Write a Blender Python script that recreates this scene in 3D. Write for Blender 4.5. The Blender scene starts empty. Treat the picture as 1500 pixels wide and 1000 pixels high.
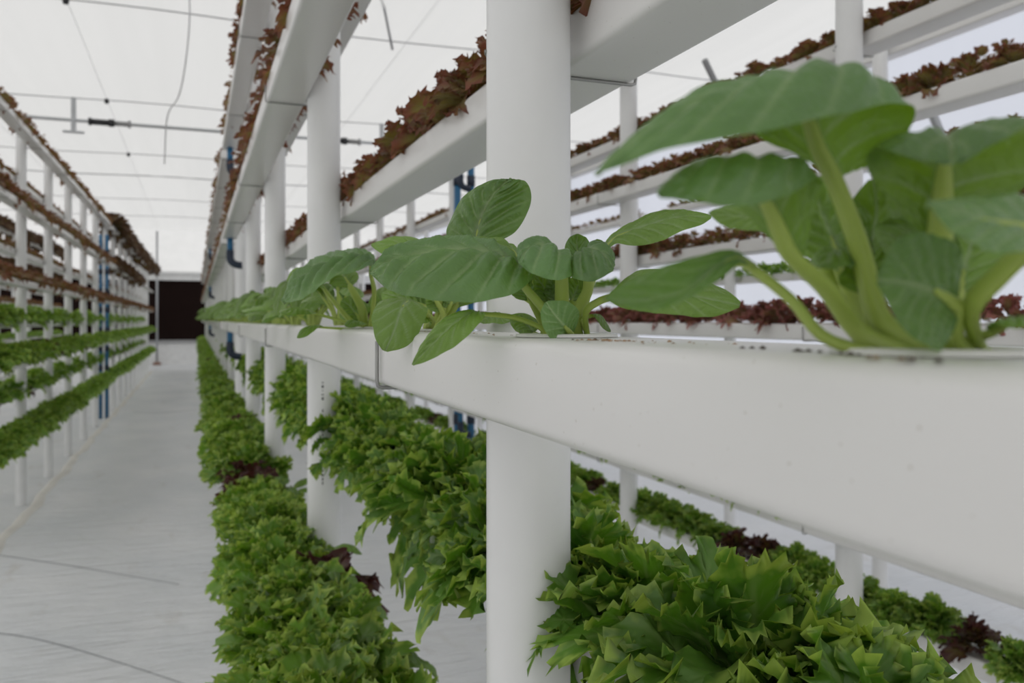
import bpy, math, random
import numpy as np
from mathutils import Vector
PI = math.pi
rng = np.random.default_rng(7)
random.seed(7)
SC = bpy.context.scene
COL = SC.collection

# ---------------------------------------------------------------- camera model
F = 1213.0                      # focal length in pixels of a 1500 px wide frame
VX, HY = 287.0, 469.0           # vanishing point of the rows, horizon
TH = math.atan((750 - VX) / F)
CS, SN = math.cos(TH), math.sin(TH)
ZC = 1.72
CAM = np.array([0, 0, ZC])
FWD = np.array([SN, CS, 0.0]); RGT = np.array([CS, -SN, 0.0]); UP = np.array([0, 0, 1.0])

def at(px, py, d):
    """point of the place seen at photo position (px,py) at depth d metres"""
    return CAM + FWD * d + RGT * ((px - 750) / F * d) + UP * ((HY - py) / F * d)
def cv(r, u, t):
    """direction: to the right, up, towards the viewer"""
    v = RGT * r + UP * u - FWD * t
    return v / np.linalg.norm(v)
def proj(p):
    q = np.asarray(p) - CAM
    d = q @ FWD
    if d < 0.05: return -9999, -9999, d
    return 750 + F * (q @ RGT) / d, HY - F * q[2] / d, d

cd = bpy.data.cameras.new('camera'); cam = bpy.data.objects.new('camera', cd); COL.objects.link(cam)
cd.sensor_width = 36; cd.lens = F / 1500 * 36
cd.shift_y = (HY - 500) / 1500
cd.clip_start = 0.02; cd.clip_end = 200
cam.location = CAM
cam.rotation_euler = (PI / 2, 0, -TH)
cd.dof.use_dof = True; cd.dof.focus_distance = 0.66; cd.dof.aperture_fstop = 9.5
SC.camera = cam

# ---------------------------------------------------------------- materials
def mat(name):
    m = bpy.data.materials.new(name); m.use_nodes = True
    nt = m.node_tree; nt.nodes.clear()
    out = nt.nodes.new('ShaderNodeOutputMaterial')
    return m, nt, out
def N(nt, t, **kw):
    n = nt.nodes.new(t)
    for k, v in kw.items():
        if k in n.inputs.keys(): n.inputs[k].default_value = v
        else: setattr(n, k, v)
    return n
def rgba(c): return (c[0], c[1], c[2], 1)
def mixc(nt, fac, a, b, blend='MIX'):
    m = nt.nodes.new('ShaderNodeMix'); m.data_type = 'RGBA'; m.blend_type = blend
    for i, x in ((0, fac), (6, a), (7, b)):
        if hasattr(x, 'is_linked'): nt.links.new(x, m.inputs[i])
        elif i == 0: m.inputs[i].default_value = x
        else: m.inputs[i].default_value = rgba(x)
    return m.outputs[2]
def noise(nt, scale, detail=3, vec_scale=None, rough=0.5):
    n = N(nt, 'ShaderNodeTexNoise'); n.inputs['Scale'].default_value = scale
    n.inputs['Detail'].default_value = detail; n.inputs['Roughness'].default_value = rough
    g = N(nt, 'ShaderNodeNewGeometry')
    src = g.outputs['Position']
    if vec_scale:
        mp = N(nt, 'ShaderNodeMapping'); mp.inputs['Scale'].default_value = vec_scale
        nt.links.new(src, mp.inputs['Vector']); src = mp.outputs[0]
    nt.links.new(src, n.inputs['Vector'])
    return n.outputs['Fac']
def ramp(nt, fac, stops):
    r = N(nt, 'ShaderNodeValToRGB')
    e = r.color_ramp.elements
    while len(e) < len(stops): e.new(0.5)
    for i, (p, c) in enumerate(stops):
        e[i].position = p; e[i].color = rgba(c)
    nt.links.new(fac, r.inputs['Fac'])
    return r.outputs['Color']
def bump(nt, h, strength, dist):
    b = N(nt, 'ShaderNodeBump'); b.inputs['Strength'].default_value = strength; b.inputs['Distance'].default_value = dist
    nt.links.new(h, b.inputs['Height'])
    return b.outputs['Normal']

def simple(name, col, rough=0.5, metal=0.0, var=0.06, vscale=6, spec=0.5, bmp=0):
    m, nt, out = mat(name)
    b = N(nt, 'ShaderNodeBsdfPrincipled')
    b.inputs['Roughness'].default_value = rough; b.inputs['Metallic'].default_value = metal
    b.inputs['Specular IOR Level'].default_value = spec
    nz = noise(nt, vscale, 4)
    c = ramp(nt, nz, [(0.3, tuple(x * (1 - var) for x in col)), (0.7, tuple(min(1, x * (1 + var)) for x in col))])
    nt.links.new(c, b.inputs['Base Color'])
    if bmp: nt.links.new(bump(nt, noise(nt, vscale * 8, 3), bmp, 0.002), b.inputs['Normal'])
    nt.links.new(b.outputs[0], out.inputs['Surface'])
    return m

M = {}
M['pvc'] = simple('white_plastic_pipe', (0.79, 0.79, 0.785), 0.38, var=0.025, vscale=9)
def channel_mat():
    m, nt, out = mat('white_channel_plastic')
    b = N(nt, 'ShaderNodeBsdfPrincipled'); b.inputs['Roughness'].default_value = 0.30
    b.inputs['Specular IOR Level'].default_value = 0.5
    c = ramp(nt, noise(nt, 5, 4, (1, 0.5, 1)), [(0.3, (0.735, 0.725, 0.71)), (0.7, (0.77, 0.76, 0.745))])
    sp = ramp(nt, noise(nt, 260, 1), [(0.74, (1, 1, 1)), (0.79, (0.55, 0.5, 0.42))])
    c2 = mixc(nt, 0.55, c, sp, 'MULTIPLY')
    nt.links.new(c2, b.inputs['Base Color'])
    nt.links.new(b.outputs[0], out.inputs['Surface'])
    return m
M['channel'] = channel_mat()
M['steel'] = simple('galvanised_wire', (0.33, 0.33, 0.32), 0.4, 0.9)
M['bar'] = simple('zinc_shaft', (0.42, 0.43, 0.44), 0.45, 0.6)
M['black'] = simple('black_rubber', (0.018, 0.018, 0.02), 0.6)
M['cable'] = simple('grey_cable', (0.30, 0.30, 0.31), 0.6)
M['palecable'] = simple('pale_cable', (0.62, 0.62, 0.63), 0.6)
M['blue'] = simple('blue_water_pipe', (0.015, 0.13, 0.27), 0.4)
M['navy'] = simple('dark_pipe_fitting', (0.014, 0.025, 0.05), 0.5)
M['pad'] = simple('cooling_pad_dark', (0.012, 0.006, 0.005), 0.9, spec=0.1)
M['wallwhite'] = simple('white_wall_board', (0.72, 0.72, 0.71), 0.6)
M['greytrim'] = simple('grey_metal_trim', (0.30, 0.30, 0.30), 0.5)
M['dirt_shade'] = simple('seam_shade', (0.17, 0.18, 0.19), 0.8, var=0.3, vscale=20)  # dark grey standing in for the shade along the film seams
M['crumb'] = simple('dry_coir', (0.30, 0.18, 0.09), 0.9, var=0.5, vscale=150)
M['darkcrumb'] = simple('dark_coir', (0.07, 0.045, 0.03), 0.9, var=0.5, vscale=150)
M['ink'] = simple('black_ink', (0.05, 0.05, 0.05), 0.6)

def floor_mat():
    m, nt, out = mat('white_ground_film')
    b = N(nt, 'ShaderNodeBsdfPrincipled'); b.inputs['Roughness'].default_value = 0.34
    big = noise(nt, 1.3, 4, (1, 0.7, 1))
    c = ramp(nt, big, [(0.3, (0.67, 0.69, 0.705)), (0.7, (0.78, 0.785, 0.79))])
    dirt_shade = ramp(nt, noise(nt, 2.6, 6, (1.4, 0.5, 1), 0.65), [(0.60, (1, 1, 1)), (0.78, (0.80, 0.76, 0.70))])
    nt.links.new(mixc(nt, 1.0, c, dirt_shade, 'MULTIPLY'), b.inputs['Base Color'])
    w1 = noise(nt, 3.0, 5, (0.7, 3.2, 1), 0.6)
    w2 = noise(nt, 9.0, 3, (0.5, 2.6, 1), 0.6)
    mx = N(nt, 'ShaderNodeMath', operation='MULTIPLY_ADD'); nt.links.new(w2, mx.inputs[0]); mx.inputs[1].default_value = 0.4
    nt.links.new(w1, mx.inputs[2])
    nt.links.new(bump(nt, mx.outputs[0], 0.9, 0.07), b.inputs['Normal'])
    nt.links.new(b.outputs[0], out.inputs['Surface'])
    return m
M['floor'] = floor_mat()

def film(name, tint, see, streak=(0.6, 0.02, 1)):
    m, nt, out = mat(name)
    t = N(nt, 'ShaderNodeBsdfTransparent'); l = N(nt, 'ShaderNodeBsdfTranslucent'); d = N(nt, 'ShaderNodeBsdfDiffuse')
    nz = noise(nt, 3.2, 3, streak)
    c = ramp(nt, nz, [(0.35, tuple(x * 0.93 for x in tint)), (0.65, tint)])
    t.inputs['Color'].default_value = rgba(tint)
    nt.links.new(c, l.inputs['Color']); nt.links.new(c, d.inputs['Color'])
    a = N(nt, 'ShaderNodeMixShader'); a.inputs[0].default_value = 0.35
    nt.links.new(l.outputs[0], a.inputs[1]); nt.links.new(d.outputs[0], a.inputs[2])
    b = N(nt, 'ShaderNodeMixShader'); b.inputs[0].default_value = see
    nt.links.new(a.outputs[0], b.inputs[1]); nt.links.new(t.outputs[0], b.inputs[2])
    nt.links.new(b.outputs[0], out.inputs['Surface'])
    return m
M['roof'] = film('white_roof_screen', (0.95, 0.95, 0.95), 0.5)
M['side'] = film('bluish_side_film', (0.80, 0.83, 0.93), 0.45, (1, 0.3, 0.05))

def leaf_mat(name, top, under, vein, trans, rough=0.42, tfac=0.35, edge=None, var=0.12, spec=0.45, crinkle=0):
    """two-sided leaf; 'vein' attribute lightens veins, 'edge' attribute carries margin colour"""
    m, nt, out = mat(name)
    oi = N(nt, 'ShaderNodeObjectInfo')
    at_v = N(nt, 'ShaderNodeAttribute', attribute_name='vein')
    col = mixc(nt, at_v.outputs['Fac'], top, vein)
    tcol = mixc(nt, at_v.outputs['Fac'], trans, vein)
    und = mixc(nt, at_v.outputs['Fac'], under, vein)
    if edge is not None:
        at_e = N(nt, 'ShaderNodeAttribute', attribute_name='edge')
        nz = noise(nt, 38, 2)
        ma = N(nt, 'ShaderNodeMath', operation='MULTIPLY_ADD'); nt.links.new(nz, ma.inputs[0]); ma.inputs[1].default_value = 1.1
        nt.links.new(at_e.outputs['Fac'], ma.inputs[2])
        mr = N(nt, 'ShaderNodeMapRange'); nt.links.new(ma.outputs[0], mr.inputs[0])
        mr.inputs[1].default_value = edge[1]; mr.inputs[2].default_value = edge[2]
        col = mixc(nt, mr.outputs[0], col, edge[0]); und = mixc(nt, mr.outputs[0], und, edge[0])
        tcol = mixc(nt, mr.outputs[0], tcol, edge[3])
    geo = N(nt, 'ShaderNodeNewGeometry')
    col = mixc(nt, geo.outputs['Backfacing'], col, und)
    hs = N(nt, 'ShaderNodeHueSaturation')
    mr2 = N(nt, 'ShaderNodeMapRange'); nt.links.new(oi.outputs['Random'], mr2.inputs[0])
    mr2.inputs[3].default_value = 1 - var; mr2.inputs[4].default_value = 1 + var
    nz2 = noise(nt, 14, 3)
    mr3 = N(nt, 'ShaderNodeMapRange'); nt.links.new(nz2, mr3.inputs[0]); mr3.inputs[1].default_value = 0.3; mr3.inputs[2].default_value = 0.7
    mr3.inputs[3].default_value = 1 - var; mr3.inputs[4].default_value = 1 + var
    mu = N(nt, 'ShaderNodeMath', operation='MULTIPLY'); nt.links.new(mr2.outputs[0], mu.inputs[0]); nt.links.new(mr3.outputs[0], mu.inputs[1])
    nt.links.new(mu.outputs[0], hs.inputs['Value']); nt.links.new(col, hs.inputs['Color'])
    b = N(nt, 'ShaderNodeBsdfPrincipled'); b.inputs['Roughness'].default_value = rough
    b.inputs['Specular IOR Level'].default_value = spec
    nt.links.new(hs.outputs[0], b.inputs['Base Color'])
    if crinkle:
        vo = N(nt, 'ShaderNodeTexVoronoi', feature='DISTANCE_TO_EDGE'); vo.inputs['Scale'].default_value = 230
        nt.links.new(geo.outputs['Position'], vo.inputs['Vector'])
        sm = N(nt, 'ShaderNodeMapRange'); nt.links.new(vo.outputs['Distance'], sm.inputs[0]); sm.inputs[2].default_value = 0.25
        nt.links.new(bump(nt, sm.outputs[0], crinkle, 0.0006), b.inputs['Normal'])
    tr = N(nt, 'ShaderNodeBsdfTranslucent'); nt.links.new(tcol, tr.inputs['Color'])
    mx = N(nt, 'ShaderNodeMixShader'); mx.inputs[0].default_value = tfac
    nt.links.new(b.outputs[0], mx.inputs[1]); nt.links.new(tr.outputs[0], mx.inputs[2])
    nt.links.new(mx.outputs[0], out.inputs['Surface'])
    return m
M['pak'] = leaf_mat('pak_choi_leaf', (0.115, 0.215, 0.078), (0.15, 0.255, 0.055), (0.30, 0.41, 0.19), (0.27, 0.48, 0.006), 0.34, 0.25, spec=0.5, crinkle=0.35, var=0.2)
M['stalk'] = leaf_mat('pak_choi_stalk', (0.46, 0.57, 0.14), (0.46, 0.57, 0.14), (0.5, 0.6, 0.25), (0.5, 0.62, 0.03), 0.36, 0.32, var=0.08)
M['green'] = leaf_mat('frilly_green_leaf', (0.068, 0.175, 0.018), (0.10, 0.215, 0.03), (0.22, 0.34, 0.09), (0.17, 0.39, 0.012), 0.38, 0.30,
                      edge=((0.33, 0.46, 0.09), 1.32, 1.58, (0.46, 0.62, 0.06)), var=0.22, spec=0.4)
M['batavia'] = M['green']
M['green'] = leaf_mat('curly_green_leaf', (0.10, 0.23, 0.022), (0.14, 0.27, 0.035), (0.25, 0.37, 0.10), (0.22, 0.44, 0.015), 0.38, 0.30,
                      edge=((0.38, 0.50, 0.10), 1.30, 1.58, (0.46, 0.62, 0.06)), var=0.24, spec=0.4)
M['red'] = leaf_mat('frilly_red_leaf', (0.21, 0.18, 0.05), (0.21, 0.17, 0.06), (0.26, 0.2, 0.09), (0.30, 0.2, 0.03), 0.45, 0.28,
                    edge=((0.19, 0.075, 0.05), 0.9, 1.55, (0.36, 0.10, 0.05)), var=0.28, spec=0.4)
M['purple'] = leaf_mat('frilly_purple_leaf', (0.21, 0.13, 0.055), (0.2, 0.13, 0.06), (0.28, 0.2, 0.1), (0.30, 0.12, 0.05), 0.45, 0.28,
                    edge=((0.28, 0.10, 0.09), 0.85, 1.5, (0.42, 0.12, 0.10)), var=0.28, spec=0.4)
M['bushy'] = leaf_mat('bushy_brown_leaf', (0.14, 0.11, 0.04), (0.14, 0.11, 0.05), (0.2, 0.16, 0.07), (0.2, 0.13, 0.03), 0.5, 0.25,
                      edge=((0.10, 0.05, 0.035), 0.9, 1.6, (0.18, 0.07, 0.04)), var=0.25, spec=0.3)
M['dark'] = leaf_mat('dark_oak_leaf', (0.09, 0.07, 0.02), (0.10, 0.075, 0.03), (0.14, 0.11, 0.04), (0.2, 0.12, 0.02), 0.42, 0.25,
                    edge=((0.055, 0.018, 0.016), 0.8, 1.35, (0.15, 0.04, 0.025)), var=0.25, spec=0.4)

# ---------------------------------------------------------------- object helpers
def mesh_obj(name, V, Fc, m, parent=None, smooth=True, attrs=None, link=True):
    me = bpy.data.meshes.new(name)
    V = np.asarray(V, dtype=np.float32)
    if isinstance(Fc, np.ndarray):
        n = len(Fc); k = Fc.shape[1]
        me.vertices.add(len(V)); me.vertices.foreach_set('co', V.ravel())
        me.loops.add(n * k); me.loops.foreach_set('vertex_index', Fc.astype(np.int32).ravel())
        me.polygons.add(n); me.polygons.foreach_set('loop_start', np.arange(0, n * k, k, dtype=np.int32))
        me.update(calc_edges=True)
    else:
        me.from_pydata(V.tolist(), [], Fc); me.update()
    if smooth: me.polygons.foreach_set('use_smooth', [True] * len(me.polygons))
    for an, av in (attrs or {}).items():
        a = me.attributes.new(an, 'FLOAT', 'POINT'); a.data.foreach_set('value', np.asarray(av, dtype=np.float32))
    me.materials.append(m)
    o = bpy.data.objects.new(name, me)
    if link: COL.objects.link(o)
    if parent is not None: o.parent = parent
    return o
def tag(o, label, cat, group=None, kind=None):
    o['label'] = label; o['category'] = cat
    if group: o['group'] = group
    if kind: o['kind'] = kind
    return o
def struct(o):
    o['kind'] = 'structure'; return o
def empty(name, loc, label, cat, group=None):
    o = bpy.data.objects.new(name, None); COL.objects.link(o); o.empty_display_size = 0.05
    o.location = loc
    return tag(o, label, cat, group)

class MB:
    def __init__(s): s.V = []; s.F = []; s.n = 0
    def add(s, V, Fc):
        s.V.append(np.asarray(V, float)); s.F += [tuple(i + s.n for i in f) for f in Fc]; s.n += len(V)
    def box(s, a, b):
        (x0, y0, z0), (x1, y1, z1) = a, b
        s.add([(x0,y0,z0),(x1,y0,z0),(x1,y1,z0),(x0,y1,z0),(x0,y0,z1),(x1,y0,z1),(x1,y1,z1),(x0,y1,z1)],
              [(0,3,2,1),(4,5,6,7),(0,1,5,4),(1,2,6,5),(2,3,7,6),(3,0,4,7)])
    def tube(s, pts, r, n=10, flat=1.0, upv=(0, 0, 1), cap=True):
        P = np.asarray(pts, float); m = len(P)
        R = np.full(m, r) if np.isscalar(r) else np.asarray(r, float)
        T = np.gradient(P, axis=0); T /= np.linalg.norm(T, axis=1)[:, None] + 1e-12
        u = np.asarray(upv, float)
        ref = u if abs(T[0] @ u) < 0.95 else np.array([1.0, 0, 0])
        V = []
        A = np.linspace(0, 2 * PI, n, endpoint=False)
        nrm = ref - (ref @ T[0]) * T[0]; nrm /= np.linalg.norm(nrm)
        for i in range(m):
            nrm = nrm - (nrm @ T[i]) * T[i]; nrm /= np.linalg.norm(nrm) + 1e-12
            bi = np.cross(T[i], nrm)
            for a in A: V.append(P[i] + R[i] * (math.cos(a) * nrm * flat + math.sin(a) * bi))
        Fc = [(i*n+j, i*n+(j+1)%n, (i+1)*n+(j+1)%n, (i+1)*n+j) for i in range(m-1) for j in range(n)]
        if cap: Fc += [tuple(range(n-1, -1, -1)), tuple((m-1)*n + j for j in range(n))]
        s.add(V, Fc)
    def lathe(s, prof, c, n=32):
        V = [(c[0]+r*math.cos(2*PI*j/n), c[1]+r*math.sin(2*PI*j/n), c[2]+z) for r, z in prof for j in range(n)]
        m = len(prof)
        s.add(V, [(i*n+j, i*n+(j+1)%n, (i+1)*n+(j+1)%n, (i+1)*n+j) for i in range(m-1) for j in range(n)])
    def build(s, name, m, parent=None, smooth=True, origin=None, link=True):
        V = np.concatenate(s.V)
        if origin is not None: V = V - np.asarray(origin)
        o = mesh_obj(name, V, s.F, m, parent, smooth, link=link)
        if origin is not None and parent is None: o.location = origin
        return o
def sharp(o, ang=35):
    me = o.data
    try: me.set_sharp_from_angle(angle=math.radians(ang))
    except Exception: pass
    return o
def crspline(P, n):
    """Catmull-Rom through the rows of P, n samples, near-uniform in length"""
    P = np.asarray(P, float); k = len(P)
    Q = np.vstack([2*P[0]-P[1], P, 2*P[-1]-P[-2]])
    out = []
    for t in np.linspace(0, k - 1 - 1e-9, 40 * k):
        i = int(t); f = t - i
        a, b, c, d = Q[i], Q[i+1], Q[i+2], Q[i+3]
        out.append(0.5*((2*b)+(-a+c)*f+(2*a-5*b+4*c-d)*f*f+(-a+3*b-3*c+d)*f**3))
    out = np.array(out)
    L = np.concatenate([[0], np.cumsum(np.linalg.norm(np.diff(out[:, :3], axis=0), axis=1))])
    s = np.linspace(0, L[-1], n)
    return np.stack([np.interp(s, L, out[:, j]) for j in range(out.shape[1])], 1)
ORD = ['first','second','third','fourth','fifth','sixth','seventh','eighth','ninth','tenth','eleventh','twelfth','thirteenth','fourteenth',
       'fifteenth','sixteenth','seventeenth','eighteenth','nineteenth','twentieth','twenty-first','twenty-second','twenty-third','twenty-fourth','twenty-fifth']

# ---------------------------------------------------------------- the shell
YB, YF, XL, XR, ZR = -4.0, 35.0, -9.0, 7.6, ZC + 3.55
def grid(name, P0, U, W, nu, nv, m, disp=None):
    V = []; P0, U, W = map(np.asarray, (P0, U, W))
    for i in range(nu + 1):
        for j in range(nv + 1): V.append(P0 + U * i / nu + W * j / nv)
    V = np.array(V, float)
    if disp is not None: V = disp(V)
    Fc = [(i*(nv+1)+j, (i+1)*(nv+1)+j, (i+1)*(nv+1)+j+1, i*(nv+1)+j+1) for i in range(nu) for j in range(nv)]
    return struct(mesh_obj(name, V, Fc, m))
grid('floor', (XL, YB, 0), (XR - XL, 0, 0), (0, YF - YB, 0), 2, 2, M['floor'])
def sag(V):
    V[:, 2] += 0.05 * np.sin((V[:, 1] - 10.2) / 4.4 * 2 * PI / 1) * 0.6 + 0.012 * np.sin(V[:, 0] * 9)
    return V
grid('ceiling', (XL, YB, ZR), (XR - XL, 0, 0), (0, YF - YB, 0), 120, 80, M['roof'], sag)
grid('wall_right', (XR, YB, 0), (0, YF - YB, 0), (0, 0, ZR), 2, 2, M['side'])
grid('wall_left', (XL, YB, 0), (0, YF - YB, 0), (0, 0, ZR), 2, 2, M['roof'])
grid('wall_behind', (XL, YB, 0), (XR - XL, 0, 0), (0, 0, ZR), 2, 2, M['roof'])
b = MB(); b.box((XL, YF, 0), (XR, YF + 0.15, 0.84)); struct(sharp(b.build('wall_far', M['wallwhite'])))
grid('wall_far_film', (XL, YF + 0.1, 3.62), (XR - XL, 0, 0), (0, 0, ZR - 3.62), 2, 2, M['roof'])
b = MB(); b.box((XL, YF - 0.06, 3.28), (XR, YF + 0.2, 3.46)); b.box((XL, YF - 0.02, 3.46), (XR, YF + 0.2, 3.50)); b.box((XL, YF - 0.08, 3.50), (XR, YF + 0.2, 3.62))
struct(sharp(b.build('trim_1', M['wallwhite'])))
b = MB(); b.box((XL, YF - 0.08, 0.84), (XR, YF + 0.2, 0.95)); struct(sharp(b.build('trim_2', M['greytrim'])))
b = MB(); b.box((XL, YF + 0.02, 0.95), (XR, YF + 0.18, 3.28))
tag(sharp(b.build('cooling_pad', M['pad'])), 'dark brown cooling pad panel set in the far end wall', 'panel')

# seams where two sheets of the ground film overlap, shade painted in dark grey
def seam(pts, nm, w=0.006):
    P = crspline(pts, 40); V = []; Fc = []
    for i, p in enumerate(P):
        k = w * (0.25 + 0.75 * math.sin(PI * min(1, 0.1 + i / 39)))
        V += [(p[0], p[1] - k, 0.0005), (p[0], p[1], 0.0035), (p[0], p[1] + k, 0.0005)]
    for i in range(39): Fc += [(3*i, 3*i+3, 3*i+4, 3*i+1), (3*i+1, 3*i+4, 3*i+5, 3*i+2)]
    return struct(mesh_obj(nm, V, Fc, M['dirt_shade']))
def gp(px, py):
    d = F * ZC / (py - HY); p = at(px, py, d); return (p[0], p[1], 0)
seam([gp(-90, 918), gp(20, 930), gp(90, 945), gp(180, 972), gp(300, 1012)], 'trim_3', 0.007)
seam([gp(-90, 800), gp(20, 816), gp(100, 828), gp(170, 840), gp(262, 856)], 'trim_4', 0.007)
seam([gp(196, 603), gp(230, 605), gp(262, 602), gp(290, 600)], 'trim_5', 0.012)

M['tan'] = simple('stained_film_fold', (0.70, 0.675, 0.625), 0.6, var=0.1, vscale=3)
V = []; Fc = []
for i, y in enumerate(np.arange(4, 31, .25)):
    k = .012 * math.sin(y * 3.1) + .01 * math.sin(y * 7.3)
    V += [(-1.455 + k, y, .001), (-1.43 + k, y, .016), (-1.40 + k, y, .018), (-1.36 + k * 1.6, y, .001)]
for i in range(len(V) // 4 - 1):
    for q in range(3): Fc.append((4*i+q, 4*i+q+1, 4*i+q+5, 4*i+q+4))
struct(mesh_obj('trim_6', V, Fc, M['tan']))
# ---------------------------------------------------------------- racks: posts and channels
PR = 0.045
CW, CH = 0.103, 0.0585
OFF = {'L': -0.0965, 'R': 0.1065}
MODS = [(-0.6, 6.55), (6.9, 15.9), (16.35, 24.2), (24.65, 31.0)]
def levelz(dz): return ZC + dz           # z of a channel's underside
def rrect(w, h, r, n=5):
    pts = []
    for cx, cz, a0 in ((w/2-r, h-r, 0), (-w/2+r, h-r, 90), (-w/2+r, r, 180), (w/2-r, r, 270)):
        for k in range(n + 1):
            a = math.radians(a0 + 90 * k / n); pts.append((cx + r*math.cos(a), cz + r*math.sin(a)))
    return pts
def make_channel(y0, y1, name='growing_channel'):
    prof = rrect(CW, CH, 0.009, 6); n = len(prof); V = []; Fc = []
    ys = [y0, y1]
    for y in ys: V += [(x, y, z) for x, z in prof]
    Fc = [(j, (j+1) % n, n+(j+1) % n, n+j) for j in range(n)]
    me = mesh_obj(name, V, Fc, M['channel'], link=False)
    # flat caps pushed on both ends
    pc = rrect(CW + 0.006, CH + 0.006, 0.011, 4); k = len(pc); capmesh = []
    for (ya, yb) in ((y0 - 0.004, y0 + 0.03), (y1 - 0.03, y1 + 0.004)):
        Vc = [(x, y, z - 0.003) for y in (ya, yb) for x, z in pc]
        Fk = [(j, (j+1) % k, k+(j+1) % k, k+j) for j in range(k)] + [tuple(range(k-1, -1, -1)), tuple(range(k, 2*k))]
        capmesh.append(sharp(mesh_obj('end_cap', Vc, Fk, M['channel'], link=False), 50))
    return sharp(me, 50), capmesh
CHPROTO = {}
def place_channel(x, dz, mod, label, group, drain=False):
    if mod not in CHPROTO: CHPROTO[mod] = make_channel(*MODS[mod])
    p, caps = CHPROTO[mod]
    o = p.copy(); COL.objects.link(o); o.location = (x, 0, levelz(dz)); tag(o, label, 'channel', group)
    for c in caps:
        q = c.copy(); COL.objects.link(q); q.parent = o
    if drain:   # blue stub and black elbow under the far end
        y = MODS[mod][1] - 0.07
        m = MB(); m.tube([(0, y, 0.004), (0, y, -0.11)], 0.021, 14); s = m.build('drain_stub', M['blue'], o)
        m = MB(); m.tube(crspline([(0, y, -0.09), (0, y, -0.15), (0.02, y, -0.185), (0.06, y, -0.2), (0.085, y, -0.2)], 14), 0.027, 14)
        m.build('elbow', M['navy'], s)
    return o

def make_post(h):
    m = MB(); m.lathe([(0, 0), (PR, 0), (PR, h - 0.004), (PR - 0.004, h), (0, h)], (0, 0, 0), 40)
    return sharp(m.build('rack_post', M['pvc'], link=False), 40)
def make_hook(side, dz):
    """steel wire fixed to the post, running under a channel and turned up at its outer edge"""
    sg = -1 if side == 'L' else 1
    z = levelz(dz) - 0.0022; y = 0.056
    xo = sg * (abs(OFF[side]) + CW / 2 + 0.004)
    rise = 0.05 if side == 'L' else 0.012
    P = [(-sg*0.02, y, z + 0.004), (sg*0.02, y, z)]
    P += [(xo - sg*0.006, y, z), (xo - sg*0.001, y, z + 0.002), (xo, y, z + 0.008), (xo, y, z + rise)]
    m = MB(); m.tube(P, 0.0021, 8)
    # clip band holding the wire to the post
    m.tube([(PR*1.02*math.cos(a), PR*1.02*math.sin(a), z + 0.004) for a in np.linspace(0.25, PI-0.25, 14)], 0.0018, 6)
    return m.build('wire_hook', M['steel'], link=False)
LV = {'L': [-0.74, -0.07, 0.61, 1.28], 'R': [-1.07, -0.40, 0.285, 0.95, 1.62]}
HOOK = {(s, z): make_hook(s, z) for s in 'LR' for z in LV[s]}
PH = ZC + 1.74
POST = make_post(PH)
RACK = {'A': 0.333, 'B': -1.52, 'D': 2.12, 'E': 3.9, 'C': -3.4}
RNAME = {'A': 'near rack', 'B': 'left rack', 'D': 'second right rack',
         'E': 'wall rack', 'C': 'rack behind left one'}
PY0, PSP = 0.823, 1.52
NUM = lambda i: ORD[i] if i < len(ORD) else 'twenty-something'
posts = {}
for r, X in RACK.items():
    idx = 0
    for k in range(-1, 20):
        y = PY0 + PSP * k
        if r == 'B': y = 8.83 + PSP * (k - 5)
        if r == 'D': y = 2.27 + 1.57 * (k - 1)
        if r == 'E': y = 2.4 + PSP * (k - 1)
        if y > 31: continue
        px, py, d = proj((X, y, ZC))
        if r != 'A' and (px < -60 or px > 1600): continue
        if r in 'CE' and y > 22: continue
        if k == -1 and r == 'A': continue
        o = POST.copy(); COL.objects.link(o); o.location = (X, y, 0)
        tag(o, f'white round plastic post of the {RNAME[r]}, {NUM(idx)} from the camera', 'post', f'posts of the {RNAME[r]}')
        posts[(r, idx)] = o
        if (r == 'A' and idx < 9) or (r in 'BD' and idx < 6):
            for s in 'LR':
                for z in LV[s]:
                    if r == 'A' and z == -1.07: continue
                    h = HOOK[(s, z)].copy(); COL.objects.link(h); h.parent = o
        idx += 1
# small black printing down the second post
m = MB()
for i in range(26):
    z = ZC - 0.17 - i * 0.011
    if i in (5, 6, 14, 20): continue
    w = random.choice([0.003, 0.005, 0.006]); t = random.choice([0.003, 0.006, 0.008])
    a = math.radians(258)
    V = [(PR*1.002*math.cos(a + s*w/PR/2), PR*1.002*math.sin(a + s*w/PR/2), z + q*t/2) for s, q in ((-1,-1),(1,-1),(1,1),(-1,1))]
    m.add(V, [(0, 1, 2, 3)])
pr_ = m.build('printed_marks', M['ink'], posts[('A', 1)], smooth=False)

LVN = {-1.07: 'lowest', -0.74: 'lowest', -0.40: 'knee high', -0.07: 'eye level', 0.285: 'first above eye level', 0.61: 'second above eye level',
       0.95: 'third above eye level', 1.28: 'fourth above eye level', 1.62: 'topmost'}
for r, X in RACK.items():
    for s in 'LR':
        for z in LV[s]:
            if r == 'A' and z == -1.07: continue
            for mod, (y0, y1) in enumerate(MODS):
                if r == 'B' and mod == 0: continue
                if r == 'C' and mod not in (1, 2): continue
                if r == 'E' and mod > 1: continue
                side = {'L': 'left side', 'R': 'right side'}[s]
                place_channel(X + OFF[s], z, mod, f'white {LVN[z]} channel, {side} of {RNAME[r]}, {ORD[mod]} length', f'growing channels of the {RNAME[r]}',
                              drain=(r in 'AD' and s == 'L' and mod < 2))

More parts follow.
